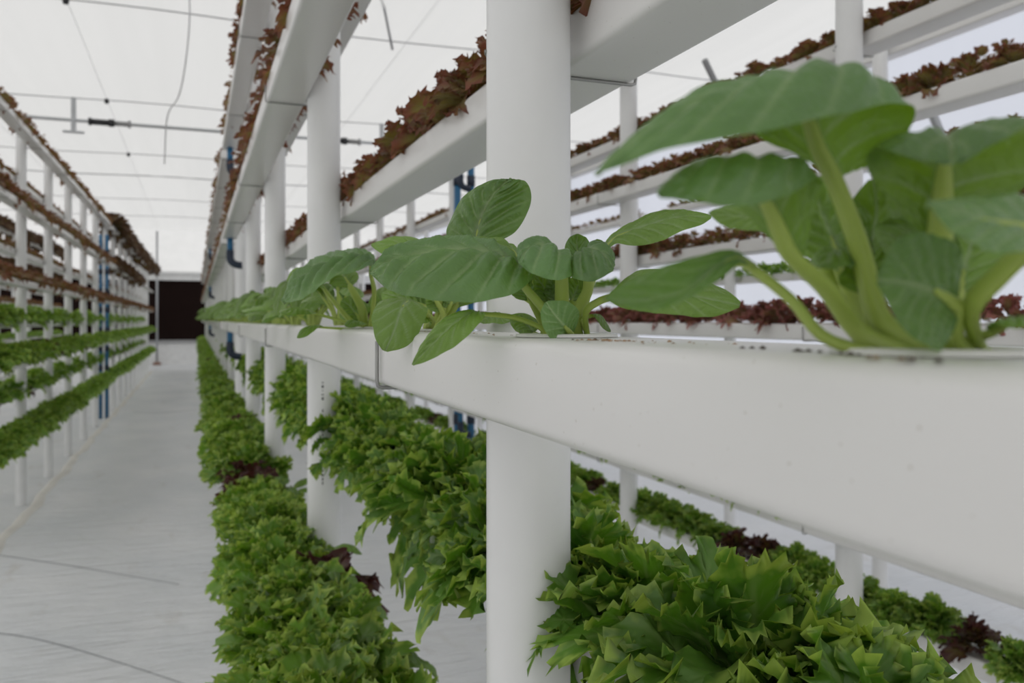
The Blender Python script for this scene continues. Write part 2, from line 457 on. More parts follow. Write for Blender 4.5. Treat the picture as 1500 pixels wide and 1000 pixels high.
# blue upright water pipes at the joints
def upright(x, y, label, z1=ZC + 1.5):
    o = empty('water_pipe', (x, y, 0), label, 'pipe', 'blue upright water pipes')
    m = MB(); m.tube([(0, 0, 0), (0, 0, z1)], 0.03, 14); m.build('riser', M['blue'], o)
    for z in LV['R'] + LV['L']:
        if levelz(z) < z1:
            m = MB(); m.tube([(0, 0, levelz(z) - 0.14), (0, 0, levelz(z) - 0.05)], 0.036, 14); m.build('coupling', M['navy'], o)
upright(-1.56, 16.12, 'thick blue pipe upright among posts of rack left of aisle, nearer one')
upright(-1.46, 16.12, 'blue pipe standing just right of the thick blue one in left rack')
upright(-1.55, 24.42, 'thin far blue pipe upright in the rack left of the aisle')
upright(2.07, 6.72, 'blue pipe upright behind the big pak choi leaves in second right rack')
upright(2.19, 6.72, 'blue pipe just right of the nearer one in second right rack')

# ---------------------------------------------------------------- overhead: cables, curtain shaft, hanging wires, pole
def cable(pts, r, name, label, m='cable', n=6, cat='cable', group=None, clips=None):
    b = MB(); b.tube(pts, r, n)
    o = tag(b.build(name, M[m], origin=tuple(pts[0])), label, cat, group)
    for c in clips or []:
        b = MB(); b.lathe([(0, -0.05), (0.03, -0.04), (0.035, 0), (0.03, 0.03), (0, 0.04)], tuple(np.array(c) - np.array(pts[0])), 10); b.build('cable_clip', M['black'], o)
    return o
for i, (y, z) in enumerate(((10.2, 3.5), (14.65, 3.5), (19.2, 3.5), (22.0, 3.5), (26.2, 3.5), (30.4, 3.5))):
    pts = [(x, y, ZC + z - 0.02 * math.sin((x + 9) * 1.3)) for x in np.linspace(XL, XR, 30)]
    cl = [(-1.33, y, ZC + z), (1.75, y, ZC + z)] if i < 3 else []
    cable(pts, 0.008 if i != 3 else 0.012, 'roof_cable', f'thin grey cable across under the roof screen, {ORD[i]} from the camera', group='cables under the roof', clips=cl)
for i, x in enumerate((-3.3, -1.33, 0.9, 1.75, 2.5, 4.6)):
    cable([(x, YB, ZC + 3.53), (x, YF, ZC + 3.53)], 0.003, 'screen_wire', f'faint lengthwise wire carrying the roof screen, {ORD[i]} from left', 'palecable', cat='wire', group='lengthwise roof wires')
ys, zs = 14.65, ZC + 3.15
shaft = empty('curtain_shaft', (0, ys, zs), 'long grey steel shaft with black couplings hanging under the roof', 'shaft')
b = MB(); b.tube([(-8.8, 0, 0), (7.4, 0, 0)], 0.026, 12); b.build('bar', M['bar'], shaft)
for x0 in (-1.28, 2.42):
    b = MB(); b.tube([(x0 - 0.29, 0, 0), (x0 + 0.05, 0, 0)], 0.048, 14)
    b.tube([(x0 - 0.31, 0, 0), (x0 - 0.27, 0, 0)], 0.062, 14); b.tube([(x0 - 0.02, 0, 0), (x0 + 0.06, 0, 0)], 0.062, 14)
    b.build('coupling', M['black'], shaft)
    b = MB(); b.tube([(x0 + 0.06, 0, 0), (x0 + 0.26, 0, 0), (x0 + 0.262, 0, 0), (x0 + 0.3, 0, 0)], [.04, .04, .062, .062], 12); b.build('sleeve', M['greytrim'], shaft)
for x0 in (-1.80, 3.1):
    b = MB(); b.box((x0 - 0.035, -0.02, -0.18), (x0 + 0.035, 0.02, 0.36)); b.box((x0 - 0.15, -0.03, -0.2), (x0 + 0.15, 0.03, -0.17))
    sharp(b.build('hanger_bracket', M['bar'], shaft))
P = [at(274, -40, 7.5), at(278, 20, 7.6), at(272, 90, 8), at(262, 140, 8.5), at(245, 172, 9), at(241, 240, 10)]
cable(crspline(P, 40), 0.007, 'hanging_wire', 'pale thin wire hanging in a loose curve from the roof over the aisle', 'palecable', cat='wire')
cable([at(556, -6, 9.2), at(562, 8, 9.3), at(575, 73, 9.6)], 0.014, 'hanging_rod', 'short grey rod dangling from a roof cable above the near rack', 'cable', cat='rod')
cable([at(1032, 88, 5.2), at(1062, 150, 5.4)], 0.02, 'brace_rod', 'grey slanting brace rod behind the big leaf at upper right', 'cable', cat='rod')
cable([at(1362, 158, 6.6), at(1398, 245, 6.9)], 0.035, 'wall_brace', 'grey slanting brace bar in front of the right side wall', 'bar', cat='brace')
pl = empty('slim_pole', at(230, 529, 31.9) * np.array([1, 1, 0]), 'slim grey steel pole standing at the far end of the aisle', 'pole')
b = MB(); b.tube([(0, 0, 0), (0, 0, 5.15)], 0.042, 12); b.build('shaft', M['bar'], pl)
b = MB(); b.lathe([(0, 0), (0.16, 0), (0.13, 0.1), (0.05, 0.12)], (0, 0, 0), 16); b.build('foot', simple('brown_footing', (0.28, 0.17, 0.13), 0.9), pl)
# ---------------------------------------------------------------- leaves
def blade(mid, normals, width, wl=1.0, wr=1.0, camL=0.6, camR=0.6, shape='spoon', nu=44, nv=34, veins=6, pucker=0.10, cup=0.0, seed=0, wave=0.03, sweep=0.45):
    """one leaf blade as a grid: mid = midrib points, normals = upper side directions, width = half width in metres"""
    r = np.random.default_rng(seed)
    mid = crspline(mid, nu + 1)
    nn = crspline(normals, nu + 1) if len(normals) > 1 else np.repeat(np.asarray(normals, float), nu + 1, 0)
    T = np.gradient(mid, axis=0); T /= np.linalg.norm(T, axis=1)[:, None]
    Nn = nn - (nn * T).sum(1)[:, None] * T; Nn /= np.linalg.norm(Nn, axis=1)[:, None]
    S = np.cross(T, Nn)
    u = np.linspace(0, 1, nu + 1)
    if shape == 'spoon': wp = np.interp(u, [0, .06, .14, .26, .42, .58, .72, .84, .92, .97, 1], [.13, .24, .48, .78, .97, 1, .95, .79, .58, .36, .05])
    elif shape == 'round': wp = np.interp(u, [0, .04, .1, .2, .35, .52, .7, .84, .93, .98, 1], [.14, .4, .66, .88, .99, 1, .92, .72, .46, .22, .04])
    elif shape == 'broad': wp = np.interp(u, [0, .04, .12, .25, .42, .6, .78, .9, .96, .99, 1], [.16, .42, .68, .86, .97, 1, .93, .72, .48, .25, .05])
    else: wp = np.interp(u, [0, .1, .25, .45, .65, .82, .93, 1], [.12, .4, .75, 1, .92, .62, .3, .02])
    wp = np.convolve(np.pad(wp, 2, 'edge'), [.1, .2, .4, .2, .1], 'valid')
    v = np.linspace(-1, 1, nv + 1)
    V = np.zeros((nu + 1, nv + 1, 3)); vein = np.zeros((nu + 1, nv + 1))
    ph = r.uniform(0, 6.28, 4)
    for i in range(nu + 1):
        for j in range(nv + 1):
            a = v[j]; side = wl if a < 0 else wr; cm = camL if a < 0 else camR
            w = width * wp[i] * side
            if abs(cm) < 1e-3: x, z = w * a, 0
            else: x, z = w * math.sin(a * cm) / cm, -w * (1 - math.cos(a * cm)) / abs(cm) * (1 if cm > 0 else -1)
            aa = abs(a)
            q = (u[i] - sweep * aa * (1 - 0.35 * aa)) * veins + (0.35 if a < 0 else 0)
            fr = abs(q - round(q)) * 2            # 0 on a vein, 1 between
            latm = math.exp(-(fr / 0.13) ** 2) * min(1, aa * 6) * (1 - aa) ** 0.4 * min(1, wp[i] * 1.6)
            midm = math.exp(-(aa * wp[i] / (0.07 * (1.15 - u[i]) + 0.015)) ** 2)
            z += width * pucker * (fr ** 0.7) * min(1, 4 * aa) * (1 - aa ** 3) * min(1, 3 * u[i]) * min(1, 4 * (1 - u[i]))
            z += -width * 0.05 * midm
            z += width * wave * (math.sin(u[i] * 11 + ph[0] + a * 2) + math.sin(u[i] * 19 + ph[1] - a * 3) * .6) * aa ** 2
            z += width * 0.014 * math.sin(u[i] * 47 + ph[2]) * math.sin(a * 23 + ph[3])
            x += math.copysign(width * wave * 0.6 * math.sin(u[i] * 23 + ph[3] + a), a) * aa ** 3 * wp[i]
            z += cup * width * aa * aa
            V[i, j] = mid[i] + S[i] * x + Nn[i] * z
            vein[i, j] = max(midm * 0.95, latm * 0.8)
    idx = np.arange((nu + 1) * (nv + 1)).reshape(nu + 1, nv + 1)
    Fc = np.stack([idx[:-1, :-1], idx[1:, :-1], idx[1:, 1:], idx[:-1, 1:]], -1).reshape(-1, 4)
    return V.reshape(-1, 3), Fc, vein.ravel(), mid, Nn, S
def blade3(mid, front, back, quarter=None, top=None, nu=60, nv=44, veins=6, pucker=0.10, wave=0.03, sweep=0.4, seed=0):
    """blade through guide lines: back margin, midrib, (a line half way out) and front margin"""
    r = np.random.default_rng(seed)
    B, Mi, Fr = (crspline(q, nu + 1) if False else np.asarray(q, float) for q in (back, mid, front))
    Q = np.asarray(quarter, float) if quarter is not None else Mi * .5 + Fr * .5
    K = len(Mi)
    t = np.linspace(0, K - 1, nu + 1)
    def along(P):
        E = np.vstack([2*P[0]-P[1], P, 2*P[-1]-P[-2]]); out = []
        for x in t:
            k = min(int(x), K - 2); f = x - k; a, b, c, d = E[k], E[k+1], E[k+2], E[k+3]
            out.append(.5*((2*b)+(-a+c)*f+(2*a-5*b+4*c-d)*f*f+(-a+3*b-3*c+d)*f**3))
        return np.array(out)
    cols = [along(x) for x in (B, (B + Mi) / 2, Mi, Q, Fr)]
    v = np.linspace(-1, 1, nv + 1); V = np.zeros((nu + 1, nv + 1, 3))
    for j, a in enumerate(v):
        x = (a + 1) * 2; k = min(int(x), 3); f = x - k
        E = [2*cols[0]-cols[1]] + cols + [2*cols[4]-cols[3]]
        p0, p1, p2, p3 = E[k], E[k+1], E[k+2], E[k+3]
        V[:, j] = .5*((2*p1)+(-p0+p2)*f+(2*p0-5*p1+4*p2-p3)*f*f+(-p0+3*p1-3*p2+p3)*f**3)
    du = np.gradient(V, axis=0); dv = np.gradient(V, axis=1)
    Nn = np.cross(du, dv); Nn /= np.linalg.norm(Nn, axis=2)[:, :, None] + 1e-12
    h = np.asarray(top if top is not None else cv(0, .9, .4)); km = int(nu * .55)
    flip = (Nn[km, nv // 2] @ h) < 0
    if flip: Nn = -Nn
    W = np.linalg.norm(cols[4] - cols[0], axis=1) * .5; wm = W.max()
    u = np.linspace(0, 1, nu + 1)[:, None]; a = v[None, :]; aa = np.abs(a)
    ph = r.uniform(0, 6.28, 4)
    q = (u - sweep * aa * (1 - .3 * aa)) * veins + .35 * (a < 0)
    fr = np.abs(q - np.round(q)) * 2
    rel = (W / wm)[:, None]
    latm = np.exp(-(fr / .13) ** 2) * np.minimum(1, aa * 6) * (1 - aa) ** .4 * np.minimum(1, rel * 1.6)
    midm = np.exp(-(aa * rel / (.06 * (1.15 - u) + .014)) ** 2)
    env = np.minimum(1, 3 * u) * np.minimum(1, 5 * (1 - u))
    z = wm * pucker * fr ** .75 * np.minimum(1, 4 * aa) * (1 - aa ** 4) * env * np.minimum(1, rel * 1.3)
    z = z - wm * .05 * midm + wm * wave * (np.sin(u * 11 + ph[0] + a * 2) + .6 * np.sin(u * 19 + ph[1] - a * 3)) * aa ** 2 * env
    z = z + wm * .012 * np.sin(u * 47 + ph[2]) * np.sin(a * 23 + ph[3])
    V = V + Nn * z[:, :, None]
    vein = np.maximum(midm * .95, latm * .8)
    idx = np.arange((nu + 1) * (nv + 1)).reshape(nu + 1, nv + 1)
    Fc = np.stack([idx[:-1, :-1], idx[1:, :-1], idx[1:, 1:], idx[:-1, 1:]], -1).reshape(-1, 4)
    if flip: Fc = Fc[:, ::-1].copy()
    c = nv // 2
    return V.reshape(-1, 3), Fc, vein.ravel(), V[:, c], Nn[:, c]
def leaf3(parent, O, mid, front, back, quarter=None, stalk=None, r0=.0045, r1=.0012, **kw):
    g = lambda L: None if L is None else [at(*q) for q in L]
    V, Fc, vein, M0, N0 = blade3(g(mid), g(front), g(back), g(quarter), **kw)
    o = mesh_obj('leaf', V - O, Fc, M['pak'], parent, attrs={'vein': vein})
    if stalk is not None:
        n = len(M0)
        path = [np.asarray(q) for q in stalk] + [M0[k] - N0[k] * .0012 for k in (0, n // 8, n // 4, n // 2)]
        st = stalk_mesh(path, r0, r1, N0[0])
        mesh_obj('stalk', np.concatenate(st.V) - O, st.F, M['stalk'], o)
    return o
def stalk_mesh(path, r0, r1, nrm, n=12, flat=0.55):
    P = crspline(path, 26); m = MB()
    t = np.linspace(0, 1, 26)
    R = np.interp(t, [0, .08, .35, .7, 1], [r0 * 1.2, r0 * 1.1, r0, r0 * .75 + r1 * .25, r1])
    m.tube(P, R, n, flat=flat, upv=nrm)
    return m
def leaf(parent, O, mid, normals, width, stalk=None, r0=0.0045, r1=0.0012, link=True, **kw):
    kw['wl'], kw['wr'] = kw.get('wr', 1.0), kw.get('wl', 1.0); kw['camL'], kw['camR'] = kw.get('camR', .6), kw.get('camL', .6)
    V, Fc, vein, M0, N0, S0 = blade(mid, normals, width, **kw)
    # front faces carry the upper side
    o = mesh_obj('leaf', V - O, Fc, M['pak'], parent, attrs={'vein': vein}, link=link)
    if stalk is not None:
        under = [M0[k] - N0[k] * 0.0012 for k in (0, 4, 10, 18)]
        path = [np.asarray(p) for p in stalk] + under
        st = stalk_mesh(path, r0, r1, N0[0])
        s = st.build('stalk', M['stalk'], o, link=link) if False else mesh_obj('stalk', np.concatenate(st.V) - O, st.F, M['stalk'], o, link=link)
    return o

ZTOP = ZC - 0.07 + CH            # upper face of the eye-level channel
XM = RACK['A'] + OFF['L']
pak_roots = []
def pak(y, label, x=XM):
    o = empty('pak_choi', (x, y, ZTOP), label, 'pak choi', 'pak choi in the eye level channel')
    pak_roots.append(o); return o, np.array([x, y, ZTOP])
A_ = at
def ring(O, px, py, d, dz=0.001):
    p = at(px, py, d); return np.array([p[0], p[1], max(O[2] - 0.004, min(p[2], O[2] + 0.02))])

# ---- nearest plant, close to the lens
p1, O1 = pak(0.212, 'tall pak choi nearest the camera, its broad leaves filling the upper right')
B1 = lambda dx, dy: O1 + np.array([dx, dy, -0.002])
# large arched leaf at the top
leaf3(p1, O1,
      mid=[(1222,262,.288),(1194,205,.282),(1178,152,.272),(1160,128,.266),(1128,116,.260),(1055,131,.252),(960,184,.243),(873,252,.237)],
      front=[(1266,246,.287),(1318,212,.281),(1340,170,.272),(1318,147,.260),(1235,165,.246),(1105,195,.236),(985,219,.234),(874,254,.237)],
      quarter=[(1244,253,.2875),(1260,205,.2805),(1272,140,.272),(1256,106,.264),(1200,103,.254),(1085,150,.243),(975,196,.238),(873,253,.237)],
      back=[(1180,232,.290),(1105,196,.290),(1108,164,.295),(1102,146,.296),(1085,137,.294),(1020,142,.285),(935,190,.262),(872,251,.238)],
      stalk=[B1(-.012,-.008), A_(1290,470,.292), A_(1258,360,.291)], r0=.0056, r1=.0018, seed=1, nu=80, nv=60, veins=8, pucker=.10, sweep=.32)
# shaded arched leaf below it
leaf3(p1, O1,
      mid=[(1160,372,.287),(1135,322,.284),(1112,268,.275),(1085,235,.266),(1040,232,.258),(995,255,.25),(963,283,.247)],
      front=[(1178,376,.287),(1190,322,.284),(1203,262,.272),(1150,288,.254),(1080,300,.246),(1015,296,.243),(966,289,.246)],
      quarter=[(1170,374,.287),(1165,320,.284),(1165,242,.273),(1130,238,.259),(1065,250,.25),(1005,268,.246),(964,286,.2465)],
      back=[(1140,362,.289),(1095,318,.292),(1060,290,.296),(1020,280,.292),(985,275,.28),(965,280,.262),(962,284,.25)],
      stalk=[B1(-.018,-.006), A_(1262,490,.292), A_(1212,425,.289)], r0=.0045, r1=.0015, seed=2, veins=7, pucker=.10, sweep=.3)
# pale leaf reaching left
leaf3(p1, O1,
      mid=[(1112,392,.282),(1082,376,.274),(1050,390,.268),(1010,422,.262),(960,437,.256),(920,441,.251),(884,438,.247)],
      front=[(1112,396,.280),(1085,386,.271),(1062,403,.262),(1020,433,.254),(965,453,.249),(920,450,.248),(884,439,.247)],
      back=[(1108,386,.284),(1074,366,.278),(1030,373,.274),(985,385,.270),(940,401,.264),(905,420,.255),(884,437,.248)],
      stalk=[B1(-.022,-.012), A_(1215,498,.282), A_(1160,440,.283)], r0=.0038, r1=.0013, seed=3, veins=6, pucker=0.080, wave=.02, top=cv(0,.7,.7))
# leaf on the right, arching towards the camera
leaf3(p1, O1,
      mid=[(1372,335,.286),(1376,285,.283),(1380,235,.276),(1386,193,.262),(1392,205,.248),(1396,238,.242)],
      front=[(1400,338,.286),(1462,300,.282),(1520,250,.276),(1530,185,.262),(1490,190,.247),(1408,240,.242)],
      back=[(1346,340,.286),(1300,292,.285),(1270,243,.280),(1283,208,.268),(1300,222,.252),(1384,242,.242)],
      stalk=[B1(.010,.004), A_(1362,470,.288), A_(1368,400,.288)], r0=.0052, r1=.0016, seed=4, veins=5, pucker=.10, sweep=.3, top=cv(0,1,-.1))
# blurred leaf at the right edge
leaf3(p1, O1,
      mid=[(1560,342,.236),(1500,330,.226),(1440,318,.218),(1395,305,.214),(1359,297,.212)],
      front=[(1560,352,.230),(1500,368,.214),(1445,366,.208),(1398,342,.208),(1359,299,.212)],
      back=[(1560,300,.246),(1500,285,.242),(1440,288,.236),(1395,290,.226),(1359,295,.214)],
      stalk=[B1(.016,-.004), A_(1422,455,.262), A_(1462,405,.252), A_(1520,352,.242)], r0=.0042, r1=.0016, seed=5, pucker=0.080, wave=.02)
# dark round leaf in front
leaf(p1, O1, [A_(1400,452,.262), A_(1372,430,.256), A_(1330,415,.252), A_(1284,410,.250)],
     [cv(.05,-.30,-1), cv(.0,-.25,-1), cv(-.1,-.2,-1), cv(-.2,-.2,-1)], .0180, camL=.35, camR=.35, wl=1.08, wr=.95,
     stalk=[B1(.006,-.010), A_(1404,494,.268)], r0=.0030, r1=.0010, seed=6, pucker=0.048, shape='round')
# crinkled leaves behind
leaf(p1, O1, [A_(1236,398,.318), A_(1218,345,.326), A_(1200,300,.330), A_(1192,262,.326)],
     [cv(.15,.35,.9)], .0195, camL=.3, camR=-.2, stalk=[B1(-.004,.014), A_(1262,460,.312)], r0=.0040, r1=.0013, seed=7, pucker=0.204, shape='round')
leaf(p1, O1, [A_(1268,420,.318), A_(1276,360,.330), A_(1284,310,.334), A_(1280,262,.328)],
     [cv(-.2,.35,.9)], .0150, camL=.4, camR=.3, stalk=[B1(.0,.016), A_(1280,470,.312)], r0=.0038, r1=.0012, seed=8, pucker=0.216, shape='round')
leaf(p1, O1, [A_(1272,432,.298), A_(1250,400,.300), A_(1226,368,.298), A_(1200,392,.292)],
     [cv(.3,.4,.9), cv(.2,.8,.5), cv(0,1,.2), cv(-.6,.6,.4)], .0100, camL=.6, camR=.9, stalk=[B1(-.004,.004), A_(1284,480,.300)], r0=.0032, r1=.0012, seed=9, pucker=0.224)
leaf(p1, O1, [A_(1400,440,.305), A_(1412,395,.315), A_(1424,350,.320), A_(1430,300,.318)],
     [cv(-.2,.3,.9)], .0150, camL=-.3, camR=.3, stalk=[B1(.008,.012), A_(1390,480,.300)], r0=.0050, r1=.0014, seed=10, pucker=0.160)
leaf(p1, O1, [A_(1352,420,.300), A_(1350,370,.312), A_(1346,320,.318), A_(1330,270,.316)],
     [cv(.1,.3,.95)], .0170, camL=.3, camR=.3, stalk=[B1(.003,.010), A_(1352,470,.298)], r0=.0046, r1=.0014, seed=11, pucker=0.192)
leaf(p1, O1, [A_(1452,482,.268), A_(1490,466,.258), A_(1530,480,.250)],
     [cv(0,1,.2)], .009, camL=.3, camR=.3, stalk=[B1(.016,-.012), A_(1424,502,.272)], r0=.0022, r1=.0010, seed=12, pucker=0.128)
# small pale leaf seen below the shaded one
leaf(p1, O1, [A_(1150,330,.345), A_(1100,318,.352), A_(1038,312,.355)], [cv(.1,.7,.7)], .0085, camL=.2, camR=.3,
     stalk=[B1(-.012,.012), A_(1235,440,.318), A_(1190,360,.335)], r0=.0032, r1=.0010, seed=13, pucker=0.096, shape='round')

# ---- second plant, in front of the first post
p2, O2 = pak(0.515, 'sharp pak choi standing in front of the nearest thick white post')
B2 = lambda dx, dy: O2 + np.array([dx, dy, -0.002])
# big veined leaf reaching left
leaf3(p2, O2,
      mid=[(775,416,.560),(765,388,.553),(735,372,.548),(700,364,.548),(655,363,.550),(595,374,.556),(560,386,.56),(541,398,.562)],
      front=[(776,420,.558),(783,402,.545),(762,424,.528),(715,439,.518),(650,441,.516),(600,436,.525),(566,421,.54),(541,400,.56)],
      back=[(770,414,.566),(752,380,.572),(725,366,.578),(690,359,.58),(645,354,.580),(590,362,.578),(556,379,.57),(541,396,.563)],
      stalk=[B2(-.012,-.006), A_(806,470,.560), A_(790,445,.560)], r0=.0054, r1=.0018, seed=21, nu=90, nv=64, veins=8, pucker=0.192, sweep=.32)
# upright leaf against the post
leaf3(p2, O2,
      mid=[(696,362,.645),(699,335,.648),(708,308,.652),(722,285,.655),(740,266,.652),(748,262,.650)],
      front=[(706,362,.645),(752,342,.650),(774,308,.655),(778,282,.656),(768,264,.653),(750,262,.650)],
      back=[(686,362,.645),(655,345,.655),(663,312,.664),(684,284,.668),(718,265,.660),(746,262,.651)],
      stalk=[B2(-.010,.012), A_(800,455,.585), A_(735,410,.620)], r0=.0042, r1=.0014, seed=22, veins=6, pucker=.19, nu=70, nv=54, sweep=.5, top=cv(0,.4,.9))
# folded leaf between them
leaf(p2, O2, [A_(762,385,.590), A_(748,362,.600), A_(715,352,.606), A_(658,366,.600)],
     [cv(.3,.9,.0), cv(.1,1,.3), cv(0,1,.4), cv(-.2,.9,.4)], .0150, camL=.6, camR=.9,
     stalk=[B2(-.006,.004), A_(806,450,.575), A_(782,410,.585)], r0=.0040, r1=.0013, seed=23, veins=5, pucker=0.208)
# rolled leaves over the heart
leaf3(p2, O2,
      mid=[(826,420,.558),(824,388,.553),(815,366,.545),(795,356,.537),(772,366,.53),(759,382,.527)],
      front=[(832,420,.557),(840,392,.548),(838,404,.530),(815,409,.520),(782,402,.518),(760,386,.525)],
      quarter=[(829,420,.557),(834,386,.551),(830,378,.54),(808,376,.528),(776,380,.522),(759,384,.526)],
      back=[(820,418,.560),(800,385,.565),(785,362,.565),(770,355,.555),(758,364,.54),(757,379,.529)],
      stalk=[B2(-.002,-.004), A_(824,460,.562)], r0=.0060, r1=.0018, seed=24, veins=5, pucker=0.208, sweep=.3)
leaf3(p2, O2,
      mid=[(858,425,.560),(860,392,.553),(858,368,.545),(866,362,.538),(885,372,.53),(900,391,.526)],
      front=[(850,424,.559),(838,396,.55),(836,405,.533),(852,411,.522),(876,409,.52),(898,397,.524)],
      quarter=[(854,424,.559),(848,388,.551),(846,380,.541),(858,382,.53),(880,390,.524),(899,394,.525)],
      back=[(866,424,.562),(880,390,.566),(890,366,.562),(892,362,.555),(899,374,.542),(901,388,.53)],
      stalk=[B2(.008,.000), A_(843,470,.562), A_(850,448,.562)], r0=.0046, r1=.0015, seed=25, veins=5, pucker=0.192, sweep=.3)
# crinkled back leaves
leaf3(p2, O2,
      mid=[(846,396,.592),(846,372,.598),(845,354,.597),(846,343,.590)], front=[(854,396,.592),(866,368,.600),(860,349,.598),(847,342,.590)],
      back=[(838,396,.592),(827,368,.600),(833,349,.598),(845,342,.590)], stalk=[B2(.002,.008), A_(842,440,.580)], r0=.0036, r1=.0012, seed=26,
      pucker=.24, veins=5, top=cv(0,.4,.9))
leaf3(p2, O2,
      mid=[(874,392,.600),(873,372,.604),(874,356,.602),(875,350,.600)], front=[(880,392,.600),(888,368,.604),(884,354,.602),(876,350,.600)],
      back=[(868,392,.600),(864,370,.606),(867,355,.604),(874,350,.600)], stalk=[B2(.006,.008), A_(856,440,.585)], r0=.0030, r1=.0012, seed=37,
      pucker=.2, veins=5, top=cv(0,.4,.9))
# long leaf to the right, behind the nearest plant
leaf(p2, O2, [A_(884,366,.600), A_(902,346,.600), A_(945,330,.594), A_(990,318,.586), A_(1042,316,.578)],
     [cv(-.4,.8,.5), cv(-.1,.75,.7), cv(.0,.75,.7), cv(.05,.8,.6), cv(.1,.9,.5)], .0190, wl=1.0, wr=.9, camL=.35, camR=.45,
     stalk=[B2(.010,.008), A_(858,440,.578), A_(872,395,.592)], r0=.0036, r1=.0013, seed=27, veins=6, pucker=0.160, nu=54)
# low leaf to the right
leaf(p2, O2, [A_(892,434,.545), A_(935,422,.530), A_(1000,430,.515), A_(1084,446,.505)],
     [cv(-.1,.55,.85), cv(0,.5,.9), cv(.1,.5,.9), cv(.4,.5,.8)], .0190, wl=.85, wr=1.0, camL=.4, camR=.35,
     stalk=[B2(.014,-.004), A_(858,458,.556), A_(876,442,.550)], r0=.0030, r1=.0012, seed=28, veins=6, pucker=0.080, nu=50, shape='round')
# dark small leaf in front
leaf(p2, O2, [A_(836,490,.545), A_(824,475,.532), A_(808,455,.526), A_(800,442,.524)],
     [cv(.1,-.25,-1), cv(0,-.2,-1)], .0125, camL=.35, camR=.35, wl=1.0, wr=1.1,
     stalk=[B2(.004,-.012), A_(838,496,.552)], r0=.0022, r1=.0009, seed=29, pucker=0.048, shape='round')
# low runner whose leaf hangs over the channel edge
leaf(p2, O2, [A_(706,457,.545), A_(690,458,.530), A_(662,476,.520), A_(634,503,.514), A_(604,534,.510)],
     [cv(0,1,.3), cv(-.1,.85,.6), cv(-.25,.6,.75), cv(-.35,.5,.8), cv(-.35,.5,.8)], .0135, wl=.85, wr=1.0, camL=.35, camR=.45,
     stalk=[B2(-.016,-.010), A_(790,479,.556), A_(750,464,.553)], r0=.0026, r1=.0011, seed=30, veins=7, pucker=0.208, nu=54, shape='lance')
leaf(p2, O2, [A_(866,460,.560), A_(878,462,.556), A_(894,486,.552)], [cv(.4,.8,.3), cv(.6,.5,.4)], .0060, camL=.4, camR=.4,
     stalk=[B2(.016,-.004), A_(852,470,.560)], r0=.0018, r1=.0008, seed=31, pucker=0.080)
leaf(p2, O2, [A_(782,486,.590), A_(768,472,.600), A_(748,462,.606)], [cv(0,.5,.8)], .0090, camL=.4, camR=.4,
     stalk=[B2(-.012,.006)], r0=.0022, r1=.0009, seed=32, pucker=0.096, shape='round')
leaf(p2, O2, [A_(776,440,.575), A_(768,422,.580), A_(762,408,.585)], [cv(-.2,-.2,-.9)], .0110, camL=.3, camR=.3,
     stalk=[B2(-.008,.010), A_(790,465,.575)], r0=.0026, r1=.001, seed=36, pucker=0.096, shape='round')
for k, (a, b_, c, s_) in enumerate((((806,445),(796,420),(783,402),33), ((818,442),(812,422),(806,404),34), ((838,440),(846,420),(852,402),35))):
    leaf(p2, O2, [A_(*a,.570), A_(*b_,.575), A_(*c,.572)], [cv(.1*k-.1,.5,.85)], .0085, camL=-.5, camR=-.5,
         stalk=[B2(-.003+.003*k,.003), A_(a[0]+4,a[1]+20,.570)], r0=.0026, r1=.001, seed=s_, pucker=0.240, shape='round', veins=5)

# ---- third plant
p3, O3 = pak(0.855, 'third pak choi from the camera, one round leaf drooping over the channel edge')
B3 = lambda dx, dy: O3 + np.array([dx, dy, -0.002])
leaf(p3, O3, [A_(612,448,.800), A_(596,440,.780), A_(586,456,.765), A_(578,482,.757), A_(564,514,.752)],
     [cv(.2,1,.0), cv(0,.9,.5), cv(-.1,.35,.9), cv(-.1,.2,.95), cv(-.1,.3,.9)], .0255, wl=1.05, wr=.95, camL=.25, camR=.45,
     stalk=[B3(-.012,-.012), A_(632,468,.850)], r0=.0040, r1=.0015, seed=41, veins=5, pucker=0.064, shape='round')
leaf(p3, O3, [A_(640,440,.870), A_(612,395,.890), A_(585,362,.905), A_(544,358,.90)],
     [cv(-.1,.8,.3), cv(-.1,.8,.6), cv(0,.8,.6), cv(-.3,.8,.5)], .030, camL=.3, camR=.35,
     stalk=[B3(-.004,.002), A_(650,468,.872)], r0=.0045, r1=.0015, seed=42, veins=6, pucker=0.208)
leaf(p3, O3, [A_(628,452,.880), A_(600,440,.895), A_(560,428,.905)], [cv(-.1,.6,.7)], .018, camL=.4, camR=.4,
     stalk=[B3(-.006,.006)], r0=.0045, r1=.0014, seed=43, pucker=0.240)
leaf(p3, O3, [A_(665,450,.880), A_(678,420,.890), A_(690,398,.895), A_(705,380,.89)], [cv(.2,.5,.8)], .025, camL=.3, camR=.3,
     stalk=[B3(.006,.002)], r0=.0045, r1=.0015, seed=44, pucker=0.192)
leaf(p3, O3, [A_(700,470,.860), A_(725,462,.850), A_(748,470,.84)], [cv(.1,.8,.5)], .014, camL=.3, camR=.3,
     stalk=[B3(.012,-.006), A_(672,474,.866)], r0=.0030, r1=.001, seed=45, pucker=0.096)
leaf(p3, O3, [A_(632,470,.850), A_(620,462,.840), A_(604,470,.83)], [cv(-.1,.7,.7)], .012, camL=.3, camR=.3,
     stalk=[B3(-.010,-.004)], r0=.0028, r1=.001, seed=46, pucker=0.096, shape='round')
